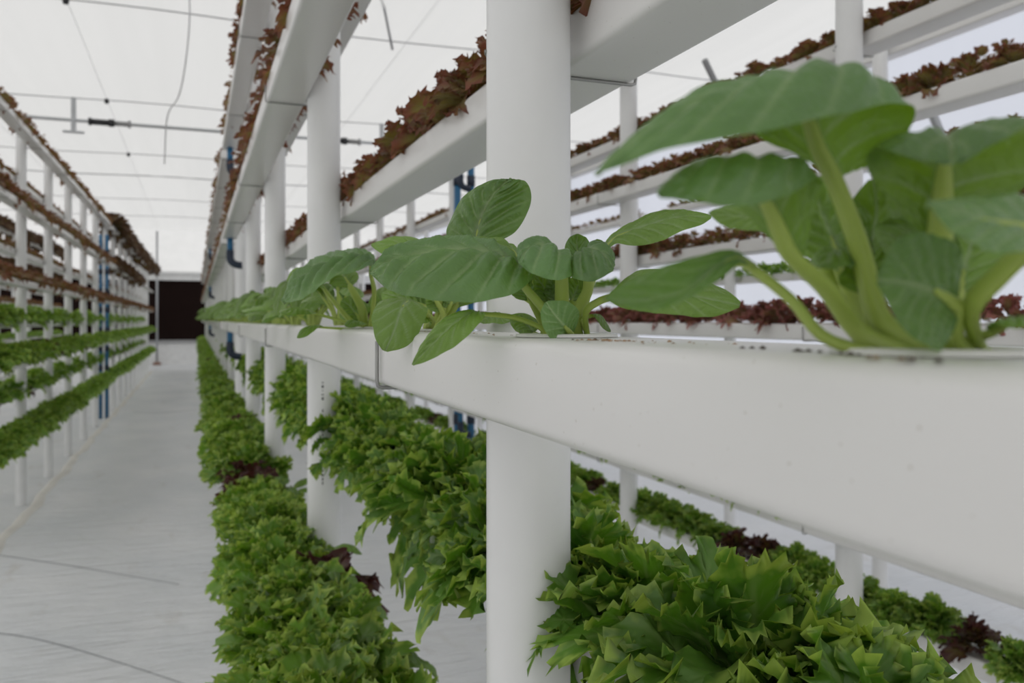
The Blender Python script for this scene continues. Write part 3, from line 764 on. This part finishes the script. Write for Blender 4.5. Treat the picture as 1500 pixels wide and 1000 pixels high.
for k, (a, b_, s_) in enumerate((((645,440),(640,410),47), ((660,445),(664,418),48), ((650,455),(628,425),49))):
    leaf(p3, O3, [A_(*a,.872), A_((a[0]+b_[0])/2,(a[1]+b_[1])/2,.876), A_(*b_,.872)], [cv(-.1,.5,.85)], .013, camL=-.4, camR=-.4,
         stalk=[B3(0,.001)], r0=.0030, r1=.001, seed=s_, pucker=0.240, shape='round')
# ---- fourth plant
p4, O4 = pak(1.185, 'fourth pak choi from the camera, its long leaf arching left above lower leaves')
B4 = lambda dx, dy: O4 + np.array([dx, dy, -0.002])
leaf3(p4, O4,
      mid=[(548,402,1.13),(545,380,1.11),(515,377,1.09),(475,388,1.07),(440,415,1.05),(413,442,1.03)],
      front=[(550,405,1.12),(541,389,1.08),(508,400,1.03),(470,420,1.0),(442,437,1.0),(414,443,1.03)],
      back=[(546,398,1.15),(543,376,1.17),(512,375,1.17),(472,382,1.15),(432,405,1.1),(412,440,1.04)],
      stalk=[B4(-.004,-.006), A_(546,455,1.18), A_(548,425,1.16)], r0=.0060, r1=.002, seed=51, veins=8, pucker=0.160, sweep=.32)
leaf(p4, O4, [A_(478,425,1.16), A_(462,402,1.15), A_(440,396,1.14), A_(420,412,1.13)], [cv(.1,.9,.2), cv(-.1,1,.3), cv(-.3,.9,.3)], .030, camL=.5, camR=.6,
     stalk=[B4(-.014,.004), A_(506,462,1.18)], r0=.0065, r1=.002, seed=52, pucker=0.160)
leaf(p4, O4, [A_(514,420,1.20), A_(500,400,1.21), A_(480,392,1.21)], [cv(0,.8,.5)], .026, camL=.5, camR=.5,
     stalk=[B4(-.008,.008), A_(530,452,1.19)], r0=.0065, r1=.002, seed=53, pucker=0.192)
leaf(p4, O4, [A_(462,458,1.14), A_(440,452,1.11), A_(412,458,1.08)], [cv(0,.9,.4)], .018, camL=.4, camR=.4,
     stalk=[B4(-.018,-.008), A_(508,472,1.17)], r0=.0040, r1=.0015, seed=54, pucker=0.096)
leaf(p4, O4, [A_(530,470,1.19), A_(512,448,1.2), A_(500,440,1.2)], [cv(-.1,.5,.8)], .022, camL=.4, camR=.4, stalk=[B4(-.006,.004)], r0=.005, r1=.0016, seed=55, pucker=0.192, shape='round')
leaf(p4, O4, [A_(560,466,1.19), A_(566,440,1.2), A_(580,425,1.2)], [cv(.2,.5,.8)], .024, camL=.4, camR=.4, stalk=[B4(.006,.004)], r0=.005, r1=.0016, seed=56, pucker=0.192, shape='round')
leaf(p4, O4, [A_(470,478,1.14), A_(455,478,1.10), A_(436,495,1.08)], [cv(-.1,.9,.4), cv(-.3,.5,.8)], .011, camL=.4, camR=.4,
     stalk=[B4(-.02,-.012)], r0=.003, r1=.0012, seed=57, pucker=0.096)
leaf(p4, O4, [A_(530,474,1.15), A_(520,470,1.13), A_(506,478,1.12)], [cv(-.1,.8,.6)], .013, camL=.4, camR=.4, stalk=[B4(-.012,-.012)], r0=.003, r1=.0012, seed=58, pucker=0.096, shape='round')

# ---- the pak choi further down the row: three grown plants, copied
def make_pak_proto(seed):
    r = np.random.default_rng(seed); out = []
    n = 9
    for k in range(n):
        az = 2.4 * k + r.uniform(-.3, .3)
        inner = k >= 6
        reach = r.uniform(.05, .10) if not inner else r.uniform(.02, .04)
        hgt = r.uniform(.025, .095) if not inner else r.uniform(.08, .105)
        c, s = math.cos(az), math.sin(az)
        D = lambda rr, zz: np.array([c * rr, s * rr, zz])
        base = D(.010, -.002)
        j = D(reach * .45, hgt * .72)
        mid = [j, D(reach * .62, hgt * .95), D(reach * .95, hgt * 1.08), D(reach * 1.35, hgt * .95), D(reach * 1.65, hgt * r.uniform(.2, 1.05))]
        nr = [np.array([-c * .6, -s * .6, .6]), np.array([-c * .2, -s * .2, 1]), np.array([0, 0, 1]), np.array([c * .3, s * .3, .9]), np.array([c * .5, s * .5, .7])]
        V, Fc, vein, M0, N0, S0 = blade(mid, nr, r.uniform(.021, .033) * (0.75 if inner else 1), camL=.6, camR=.6, nu=24, nv=18, pucker=.20, seed=seed * 20 + k, shape='spoon')
        lf = mesh_obj('leaf', V, Fc, M['pak'], attrs={'vein': vein}, link=False)
        st = stalk_mesh([base, D(reach * .25, hgt * .4)] + [M0[q] - N0[q] * .001 for q in (0, 2, 5, 9)], .0055, .0018, N0[0], n=8)
        sk = mesh_obj('stalk', np.concatenate(st.V), st.F, M['stalk'], link=False)
        out.append((lf, sk))
    return out
PAKS = [make_pak_proto(s) for s in (3, 5, 8, 13)]
def joined(parts, name):
    V = []; Fq = []; Vn = []; mi = []; off = 0
    for o, m_i in parts:
        me = o.data; co = np.zeros(len(me.vertices) * 3, np.float32); me.vertices.foreach_get('co', co); V.append(co.reshape(-1, 3))
        a = np.zeros(len(me.vertices), np.float32)
        if 'vein' in me.attributes: me.attributes['vein'].data.foreach_get('value', a)
        Vn.append(a)
        for p in me.polygons: Fq.append(tuple(q + off for q in p.vertices)); mi.append(m_i)
        off += len(me.vertices)
    o = mesh_obj(name, np.concatenate(V), Fq, M['pak'], attrs={'vein': np.concatenate(Vn)}, link=False)
    o.data.materials.append(M['stalk']); o.data.polygons.foreach_set('material_index', mi); return o
PAKJ = [joined([q for lf, sk in P for q in ((lf, 0), (sk, 1))], 'pak_choi') for P in PAKS]
y = 1.50; i = 4
while y < 30.8:
    if not (6.45 < y < 7.0 or 15.8 < y < 16.45 or 24.1 < y < 24.75):
        sc = float(np.interp(y, [1.5, 3, 5, 9], [.92, 1.05, 1.25, 1.45])) * random.uniform(.9, 1.1)
        if i < 24: lab = f'pak choi in the eye level channel, {ORD[i]} plant from the camera'
        else: lab = 'distant pak choi far along the eye level channel, past its first two dozen plants'
        loc = (XM + random.uniform(-.008, .008), y + random.uniform(-.02, .02), ZTOP)
        if y < 7.5:
            o, _ = pak(loc[1], lab, loc[0]); P = PAKS[i % 4]
            for lf, sk in P:
                a = lf.copy(); COL.objects.link(a); a.parent = o
                b = sk.copy(); COL.objects.link(b); b.parent = a
        else:
            o = PAKJ[i % 4].copy(); COL.objects.link(o); o.location = loc; tag(o, lab, 'pak choi', 'pak choi in the eye level channel')
        o.rotation_euler = (0, 0, random.uniform(0, 6.28)); o.scale = (sc, sc, sc)
        i += 1
    y += 0.30 if y < 6 else 0.27

for k, (x, y, s, lab) in enumerate(((.315, 1.46, .95, 'round-leaved pak choi at the bottom row edge, nearest of those among the lettuces'),
                                     (.325, 1.80, 1.0, 'round-leaved pak choi at the right edge of the bottom lettuce row'),
                                     (.335, 2.12, .8, 'small round-leaved pak choi beside the second post in the bottom lettuce row'),
                                     (.34, 3.1, .9, 'round-leaved pak choi far along the bottom lettuce row by the third post'))):
    o = empty('pak_choi', (x - .035, y, ZC - .72 + CH), lab, 'pak choi', 'pak choi among the bottom row lettuces')
    for lf, sk in PAKS[(k + 1) % 4]:
        a = lf.copy(); COL.objects.link(a); a.parent = o
        b = sk.copy(); COL.objects.link(b); b.parent = a
    o.scale = (s, s, s); o.rotation_euler = (0, .25, k * 1.3)
# net cups whose rims lie on the channel top
for k, (rt, lab) in enumerate(zip(pak_roots[:5], ('nearest pak choi', 'pak choi in front of the thick post', 'third pak choi', 'fourth pak choi', 'fifth pak choi'))):
    m = MB()
    x, y_ = rt.location[0], rt.location[1]
    m.lathe([(.0, .0006), (.024, .0006), (.0245, .0022), (.030, .0026), (.0345, .0022), (.035, .0004)], (0, 0, 0), 48)
    o = m.build('net_cup', M['channel'], link=True); o.location = (x, y_, ZTOP)
    tag(o, f'white round planting cup rim under the {lab}', 'planting cup', 'planting cups in the eye level channel')
# crumbs of coir on the channel
def crumbs(name, spots, m, label, size):
    b = MB()
    for (x, y_, n, spr) in spots:
        for _ in range(n):
            cx, cy = x + random.gauss(0, spr * .5), y_ + random.gauss(0, spr)
            cx = min(max(cx, XM - .046), XM + .046)
            s = size * random.uniform(.4, 1.3); a = random.uniform(0, 6.28)
            V = []
            for q in range(6):
                V.append((cx + s * math.cos(a + q) * random.uniform(.6, 1.5), cy + s * math.sin(a + q * 1.05) * random.uniform(.6, 1), ZTOP + .0002))
            V.append((cx, cy, ZTOP + s * .7))
            b.add(V, [(q, (q + 1) % 6, 6) for q in range(6)])
    o = b.build(name, m, smooth=False); tag(o, label, 'crumbs', kind='stuff')
def gx(px, py, d): p = at(px, py, d); return p[0], p[1]
crumbs('dark_coir_crumbs', [(*gx(1185,517,.30), 8, .006), (*gx(1250,524,.27), 4, .003), (*gx(1470,520,.27), 10, .006), (*gx(1360,540,.235), 4, .006), (*gx(1120,515,.33), 5, .01), (*gx(880,492,.47), 5, .02)],
       M['darkcrumb'], 'dark crumbs of growing medium scattered on the channel top by the nearest pak choi', .0016)
crumbs('dry_coir_crumbs', [(*gx(895,503,.46), 60, .014), (*gx(1250,536,.24), 4, .01), (*gx(1000,506,.42), 12, .03), (*gx(608,481,.86), 90, .02), (*gx(735,484,.66), 14, .03)],
       M['crumb'], 'pale brown dry crumbs scattered on the eye level channel top', .0012)

# ---------------------------------------------------------------- frilly lettuce
def frill_leaf(r, L, aspect, nr, nt, amp, teeth, arch=0.5, freq=16, lobe=.16):
    """lettuce leaf: a lobed disc around the middle of the blade, its margin gathered into small curled frills"""
    th = np.linspace(-PI, PI, nt); rr = np.interp(np.linspace(0, 1, nr + 1), [0, .5, 1], [0, .72, 1])
    p = r.uniform(0, 6.28, 10)
    top = (1 + np.cos(th)) / 2                                                # 1 at the tip, 0 at the base
    w1 = freq * th + p[0] + .7 * np.sin(2 * th + p[1]); w2 = freq * 2.3 * th + p[2] + 1.0 * np.sin(3 * th + p[3])
    wl = 3.5 * th + .6 * np.sin(2 * th + p[6])
    lobes = 1.04 - lobe * 1.5 * (1 - np.abs(np.sin(wl))) ** 1.3 * top ** .4 + .07 * np.sin(3 * th + p[5])
    cusp = (1 - np.abs(np.sin(w1 / 2))) ** 2.4; cusp2 = (1 - np.abs(np.sin(w2 / 2))) ** 1.8
    pts = (1.35 * cusp + .6 * cusp2 - .35) * np.clip(top * 2.2, 0.15, 1)
    tt = np.clip((rr - .66) / .34, 0, 1) ** 1.3
    RR = rr[:, None] * lobes[None, :] + tt[:, None] * teeth * 1.6 * pts[None, :]
    X = L * aspect * .5 * RR * (np.sin(th) * (.32 + .68 * top ** .7))[None, :]
    Y = L * (.5 + .52 * RR * np.cos(th)[None, :])
    R2 = rr[:, None]; e2 = R2 ** 2.2; e4 = R2 ** 4; g = np.clip(top * 1.8, .2, 1)[None, :]
    e6 = np.clip((R2 - .62) / .38, 0, 1) ** 1.25
    Z = L * g * (.055 * e2 * np.sin(wl * 2 + .8) + amp * .75 * e4 * np.sin(w1 * .33 + p[7]) + amp * e6 * np.sin(w1 + 1.9) + amp * .55 * e6 * np.sin(w1 * 1.62 + p[8]))
    Z += L * .06 * e6 * (cusp - .2)[None, :] * g                               # tips hook upwards
    Z += L * .22 * (X / L) ** 2 * 2
    k = amp * L * .8 * e6 * g
    X = X + k * np.cos(w1 + p[8])[None, :]; Y = Y + k * np.sin(w1 * 1.3 + p[9])[None, :]
    Z += L * .012 * np.sin(X / L * 37 + p[6] + 4 * np.sin(Y / L * 9)) * np.sin(Y / L * 31 + p[4])
    a = arch * np.clip(Y / L, 0, 2) ** 1.2
    Yb = Y * np.cos(a * .6); Zb = Z - np.maximum(Y, 0) * np.sin(a * .6)
    V = np.stack([X, Yb, Zb], -1)
    edge = np.repeat(rr[:, None], nt, 1) * (.35 + .65 * np.clip(Y / L * 1.6, 0, 1))
    yl = Y / L; xl = np.abs(X / L)
    vein = np.exp(-(xl / (.016 + .03 * np.clip(1 - yl, 0, 1))) ** 2) * np.clip(1.3 - yl, 0, 1)
    q = (yl - .9 * xl) * 6.5
    vein = np.maximum(vein, .5 * np.exp(-(np.abs(q - np.round(q)) / .09) ** 2) * (1 - R2) ** .4 * np.clip(xl * 30, 0, 1))
    idx = np.arange((nr + 1) * nt).reshape(nr + 1, nt)
    Fc = np.stack([idx[:-1, :-1], idx[1:, :-1], idx[1:, 1:], idx[:-1, 1:]], -1).reshape(-1, 4)
    return V.reshape(-1, 3), Fc, np.clip(vein, 0, 1).ravel(), edge.ravel()
def warp(r, V, wl, amp, mask):
    D = np.zeros_like(V)
    for _ in range(3):
        k = r.normal(size=3); k *= 2 * PI / wl / np.linalg.norm(k); d = r.normal(size=3); d /= np.linalg.norm(d)
        D += np.sin(V @ k + r.uniform(0, 6.28))[:, None] * d[None, :]
    return V + D * amp * mask[:, None]
def head(seed, nleaf, nr, nt, L=.13, amp=.13, teeth=.22, aspect=.95, freq=5, lowest=0.12, lobe=.16, chaos=.3, curl=1.0, small=(0, .5, .08, .06)):
    """leaves of one lettuce head: list of (V,F,vein,edge)"""
    r = np.random.default_rng(seed); out = []
    ns = int(small[0] * min(1, nleaf / 20))
    for k in range(nleaf + ns):
        if k >= nleaf:                                          # short curled leaves filling the dome
            rho = math.sqrt((k - nleaf + .5) / ns); az = 2.399 * k + r.uniform(-.4, .4)
            l = L * small[1] * r.uniform(.75, 1.3)
            V, Fc, ve, ed = frill_leaf(r, l, aspect * r.uniform(.9, 1.25), max(2, nr * 2 // 3), max(12, nt * 3 // 5 // 2 * 2), amp * 1.2, teeth * 1.1, arch=r.uniform(-.2, 1.1), freq=max(6, int(freq * .85)), lobe=lobe)
            roll = r.uniform(-.8, .8); cr, sr = math.cos(roll), math.sin(roll)
            V = V @ np.array([[cr, 0, sr], [0, 1, 0], [-sr, 0, cr]]).T
            el = 1.45 - 1.35 * rho + r.uniform(-.45, .45); c, s = math.cos(el), math.sin(el)
            V = V @ np.array([[1, 0, 0], [0, c, -s], [0, s, c]]).T
            V[:, 1] += small[2] * rho; V[:, 2] += small[3] * (1 - .75 * rho * rho)
            c, s = math.cos(az), math.sin(az)
            V = V @ np.array([[c, -s, 0], [s, c, 0], [0, 0, 1]]).T
            out.append((warp(r, V, l * .7, l * .045 * curl, ed ** 1.2), Fc, ve, ed)); continue
        t = k / max(1, nleaf - 1)                               # 0 outer, 1 heart
        el = lowest + (1.22 - lowest) * t ** 1.1 + r.uniform(-chaos, chaos)
        az = 2.399 * k + r.uniform(-.3, .3)
        l = L * (1.08 - .40 * t) * r.uniform(.8, 1.15)
        V, Fc, ve, ed = frill_leaf(r, l, aspect * r.uniform(.85, 1.1), nr, nt, amp * r.uniform(.8, 1.25), teeth, arch=(1.0 - .8 * t) * r.uniform(.5, 1.3), freq=freq, lobe=lobe)
        roll = r.uniform(-2.2, 2.2) * chaos; cr, sr = math.cos(roll), math.sin(roll)
        V = V @ np.array([[cr, 0, sr], [0, 1, 0], [-sr, 0, cr]]).T
        V[:, 1] += .012
        c, s = math.cos(el), math.sin(el)
        V = V @ np.array([[1, 0, 0], [0, c, -s], [0, s, c]]).T
        c, s = math.cos(az), math.sin(az)
        V = V @ np.array([[c, -s, 0], [s, c, 0], [0, 0, 1]]).T
        V[:, 2] += .018 * t + .004
        V = warp(r, V, L * .75, L * .055 * curl, ed ** 1.2)
        V = warp(r, V, L * .33, L * .014 * curl, ed ** 2)
        out.append((V, Fc, ve, ed))
    return out
def merge(leaves):
    off = 0; V = []; Fs = []; ve = []; ed = []
    for a, f, v_, e in leaves:
        V.append(a); Fs.append(f + off); ve.append(v_); ed.append(e); off += len(a)
    return np.concatenate(V), np.concatenate(Fs), np.concatenate(ve), np.concatenate(ed)
def headmesh(name, leaves, m):
    V, Fs, ve, ed = merge(leaves)
    return mesh_obj(name, V, Fs, m, attrs={'vein': ve, 'edge': ed}, link=False)
KIND = {'bushy': ('bushy_lettuce', 'bushy'), 'green': ('frilly_lettuce', 'green'), 'red': ('red_lettuce', 'red'), 'purple': ('red_lettuce', 'purple'), 'dark': ('oak_lettuce', 'dark')}
HP = {'green': dict(L=.092, amp=.048, teeth=.085, lowest=.22, freq=22, chaos=.36, curl=.9, aspect=.95, lobe=.25, small=(60, .55, .085, .055)),
      'batavia': dict(L=.138, amp=.034, teeth=.065, lowest=.0, freq=26, aspect=.95, lobe=.24, chaos=.38, curl=.9, small=(30, .44, .10, .055)),
      'red': dict(L=.070, amp=.050, teeth=.09, lowest=.35, freq=17, chaos=.38, lobe=.22, curl=1.0),
      'bushy': dict(L=.16, amp=.05, teeth=.08, lowest=.3, freq=17, chaos=.5, lobe=.22, curl=1.3),
      'purple': dict(L=.066, amp=.055, teeth=.10, lowest=.4, freq=17, chaos=.38, lobe=.25, curl=1.0), 'dark': dict(L=.10, amp=.05, teeth=.06, lowest=.35, freq=13, chaos=.3, lobe=.3, curl=1.0)}
NLEAF = {'green': 30, 'batavia': 34, 'red': 20, 'bushy': 44, 'purple': 20, 'dark': 20}
KIND['batavia'] = KIND['green']
PARTED, MID, FAR, TINY = {}, {}, {}, {}
for q, kd in enumerate(HP):
    PARTED[kd] = [[mesh_obj('leaf', V, Fs, M[kd], attrs={'vein': ve, 'edge': ed}, link=False) for V, Fs, ve, ed in head(100 * q + s, NLEAF[kd] + 2, 12, 72, **HP[kd])] for s in range(3)]
    MID[kd] = [headmesh(KIND[kd][0], head(100 * q + 10 + s, NLEAF[kd], 6, 130, **HP[kd]), M[kd]) for s in range(5)]
    FAR[kd] = [headmesh(KIND[kd][0], head(100 * q + 20 + s, NLEAF[kd] * 2 // 3, 4, 60, **HP[kd]), M[kd]) for s in range(4)]
    TINY[kd] = [merge(head(100 * q + 30 + s, 11, 2, 16, **HP[kd])) for s in range(4)]
# rows: rack, side, level, kind, spacing, scale, start, end, chance of a dark head, phrase, visibility weight
ROWS = [
 ('B','R',1.62,'bushy',.30,1.5,16.4,31,0,'top of the left rack',1),
 ('B','R',.95,'bushy',.30,1.15,17.0,24.0,0,'upper middle of the left rack',1),
 ('C','R',1.62,'bushy',.32,1.3,9,24,0,'top of rack behind left one',1),
 ('C','R',.95,'bushy',.32,1.1,9,24,0,'middle of rack behind left one',1),
 ('A','L',-.74,'green',.14,1.32,-.45,31,.03,'wide bottom row beside the aisle',1),
 ('A','R',-.40,'batavia',.15,.96,-.45,31,.0,'row below the big white channel',1),
 ('A','R',.285,'red',.095,1.0,-.45,31,0,'near rack row just above eye level',1),
 ('A','L',.61,'red',.11,1.0,-.45,31,0,'overhead row above the pak choi',1.2),
 ('A','L',1.28,'red',.11,1.0,1.0,31,0,'highest overhead row by the aisle',1.4),
 ('A','R',.95,'red',.12,.9,1.0,31,0,'overhead row on near rack back',1.6),
 ('A','R',1.62,'red',.12,.9,1.6,31,0,'topmost red row of the near rack',2.2),
 ('B','R',-1.07,'green',.16,1.0,6.6,31,0,'lowest green row of the left rack',1),
 ('B','R',-.40,'green',.16,1.0,6.6,31,.04,'second green row of the left rack',1),
 ('B','R',.285,'red',.11,1.0,6.6,31,0,'lowest red row of the left rack',1),
 ('B','R',.95,'red',.11,1.0,6.6,17,0,'middle red row of the left rack',1),
 ('B','R',1.62,'red',.15,.9,6.6,16.2,0,'top red row of the left rack',1.2),
 ('B','L',-.74,'green',.18,1.0,6.6,28,.1,'lower back row of the left rack',1.6),
 ('B','L',-.07,'green',.18,1.0,6.6,28,0,'upper green back row of the left rack',1.4),
 ('B','L',.61,'red',.16,1.0,6.6,28,0,'lower red back row of the left rack',1.6),
 ('B','L',1.28,'red',.17,.9,6.6,28,0,'upper red back row of the left rack',1.8),
 ('C','R',-.40,'green',.22,1.0,9,24,0,'green row of rack behind left one',4),
 ('C','R',.285,'red',.2,1.3,9,24,0,'red row of rack behind left one',4),
 ('D','L',-.07,'purple',.09,1.0,1.3,30,0,'second rack row behind the pak choi',1),
 ('D','L',.61,'red',.11,.9,1.6,30,0,'second rack front row above eye level',1),
 ('D','R',.285,'red',.11,.9,1.6,30,0,'second rack back row above eye level',1.2),
 ('D','R',.95,'red',.11,.9,1.6,30,0,'high red row of the second rack',1.1),
 ('D','L',1.28,'red',.16,.9,3,24,0,'highest red row of the second rack',2),
 ('D','R',-1.07,'green',.17,.92,1.2,30,.16,'lowest row of the second rack',1),
 ('D','L',-.74,'green',.17,.92,2.5,30,.1,'knee high row of the second rack',1.4),
 ('D','R',-.40,'green',.18,.9,1.6,30,.1,'back green row of the second rack',1.3),
 ('E','L',-.07,'red',.16,.9,2.0,14,0,'eye level row of the wall rack',2),
 ('E','L',.61,'red',.16,.9,2.0,14,0,'lower red row of the wall rack',1.8),
 ('E','R',.285,'green',.2,.8,2.0,14,.2,'green back row of the wall rack',2),
 ('E','L',1.28,'red',.16,.9,3.0,14,0,'upper red row of the wall rack',2),
 ('E','R',.95,'red',.16,.9,2.0,14,0,'back red row of the wall rack',2.2),
 ('E','R',-.40,'green',.2,.9,2.0,14,.2,'lower green row of the wall rack',2),
]
rr_ = random.Random(5)
cands = []
for ri, (rk, sd, dz, kd, sp, sc, ya, yb, pd, phr, wt) in enumerate(ROWS):
    x = RACK[rk] + OFF[sd]; y = ya; n = 0
    while y < yb:
        gap = any(m1 - .03 < y < m0 + .03 for (_, m1), (m0, _) in zip(MODS, MODS[1:]))
        if not gap and y > MODS[0][0]:
            yy = y + rr_.uniform(-.02, .02); xx = x + rr_.uniform(-.012, .012); zz = levelz(dz) + CH + .001
            px, py, d = proj((xx, yy, zz + .04))
            mg = 40 + 200 / max(d, .3)
            s = sc * rr_.uniform(.86, 1.14)
            k2 = 'dark' if rr_.random() < pd else kd
            if rk == 'A' and dz == -.74:
                if y < 2.4: k2 = kd
                if any(abs(y - q) < .07 for q in (2.03, 3.3, 3.5, 5.9, 6.3, 7.2, 7.6, 8.0)): k2 = 'dark'; s *= .85
            if rk == 'A' and dz == -.74: xx += .05 if (k2 == 'dark' and y < 3) else -.03
            if rk == 'B' and kd == 'red' and sd == 'R': s *= 1.4
            if rk == 'B' and kd == 'green': s *= 1.4
            if d > .3 and -mg < px < 1500 + mg and -mg < py < 1000 + mg:
                cands.append(dict(ri=ri, k=k2, p=(xx, yy, zz), s=s, d=d, key=d * wt, phr=phr, rk=rk, sd=sd, dz=dz, a=rr_.uniform(0, 6.28)))
        y += sp * (1 + rr_.uniform(-.08, .08))
cands.sort(key=lambda c: c['key'])
cnt = {}; ind = []; rest = {}
for c in cands:
    nm = KIND[c['k']][0]
    if cnt.get(nm, 0) < 296:
        cnt[nm] = cnt.get(nm, 0) + 1; ind.append(c)
    else: rest.setdefault('green' if c['k'] == 'batavia' else c['k'], []).append(c)
# ordinals along each row
perrow = {}
for c in sorted(ind, key=lambda c: c['p'][1]):
    perrow.setdefault((c['ri'], KIND[c['k']][0]), []).append(c)
LOOK = {'frilly_lettuce': ('frilly green lettuce', 'green lettuce'), 'red_lettuce': ('frilly red lettuce', 'red lettuce'), 'oak_lettuce': ('dark maroon lettuce', 'dark lettuce'), 'bushy_lettuce': ('tall bushy brown lettuce', 'brown lettuce')}
nparted = {}
for (ri, nm), lst in perrow.items():
    for q, c in enumerate(lst):
        look, cat = LOOK[nm]
        if q < 25: c['label'] = f"{look}, {ORD[q]} from the camera, {c['phr']}"
        else: c['label'] = f"{look} past the first twenty-five, {c['phr']}"
        c['cat'] = cat; c['q'] = q
        c['group'] = f"{look}s in the {c['phr']}"
for c in sorted(ind, key=lambda c: c['d']):
    kd = c['k']; nm = KIND[kd][0]
    # overhead rows, the close green rows: heads with single leaves
    parted = (c['rk'] == 'A' and c['dz'] in (-.40, .285) and c['d'] < 2.0) or (c['rk'] == 'A' and c['dz'] == -.74 and c['d'] < 2.1)
    if parted:
        n = nparted[kd] = nparted.get(kd, 0) + 1
        o = empty(nm, c['p'], c['label'], c['cat'], c['group'])
        for lf in PARTED[kd][n % 3]:
            a = lf.copy(); COL.objects.link(a); a.parent = o
    else:
        src = MID[kd] if c['d'] < 6.5 else FAR[kd]
        o = src[rr_.randrange(len(src))].copy(); COL.objects.link(o); o.location = c['p']
        tag(o, c['label'], c['cat'], c['group'])
    s = c['s']; o.scale = (s, s, s * rr_.uniform(.9, 1.1)); o.rotation_euler = (rr_.uniform(-.12, .12), rr_.uniform(-.12, .12), c['a'])
STN = {'green': ('distant_frilly_lettuces', 'mass of small distant frilly green lettuces in the far parts of all the racks'),
       'red': ('distant_red_lettuces', 'mass of small distant brownish red lettuces on the upper channels of all the racks'),
       'purple': ('distant_purple_lettuces', 'mass of small distant purple lettuces along the second rack at eye level'),
       'dark': ('distant_oak_lettuces', 'scattered small distant dark lettuces among the green ones')}
for kd, lst in rest.items():
    Vs, Fs, ve, ed = [], [], [], []; off = 0
    for c in lst:
        V, Fc, a, e = TINY[kd][rr_.randrange(4)]
        ca, sa = math.cos(c['a']), math.sin(c['a'])
        W_ = (V @ np.array([[ca, -sa, 0], [sa, ca, 0], [0, 0, 1]]).T) * c['s'] + np.array(c['p'])
        Vs.append(W_); Fs.append(Fc + off); ve.append(a); ed.append(e); off += len(V)
    o = mesh_obj(STN[kd][0], np.concatenate(Vs), np.concatenate(Fs), M[kd], attrs={'vein': np.concatenate(ve), 'edge': np.concatenate(ed)})
    tag(o, STN[kd][1], 'lettuces', kind='stuff')
print('HEADS', cnt, {k: len(v) for k, v in rest.items()})
# ---------------------------------------------------------------- light
w = bpy.data.worlds.new('overcast_sky'); SC.world = w; w.use_nodes = True
bg = w.node_tree.nodes['Background']; bg.inputs[0].default_value = (1.0, 0.995, 0.98, 1); bg.inputs[1].default_value = 0.88
SC.view_settings.view_transform = 'Standard'; SC.view_settings.look = 'None'
SC.view_settings.exposure = 0.0; SC.view_settings.gamma = 1.0; SC.view_settings.use_curve_mapping = False
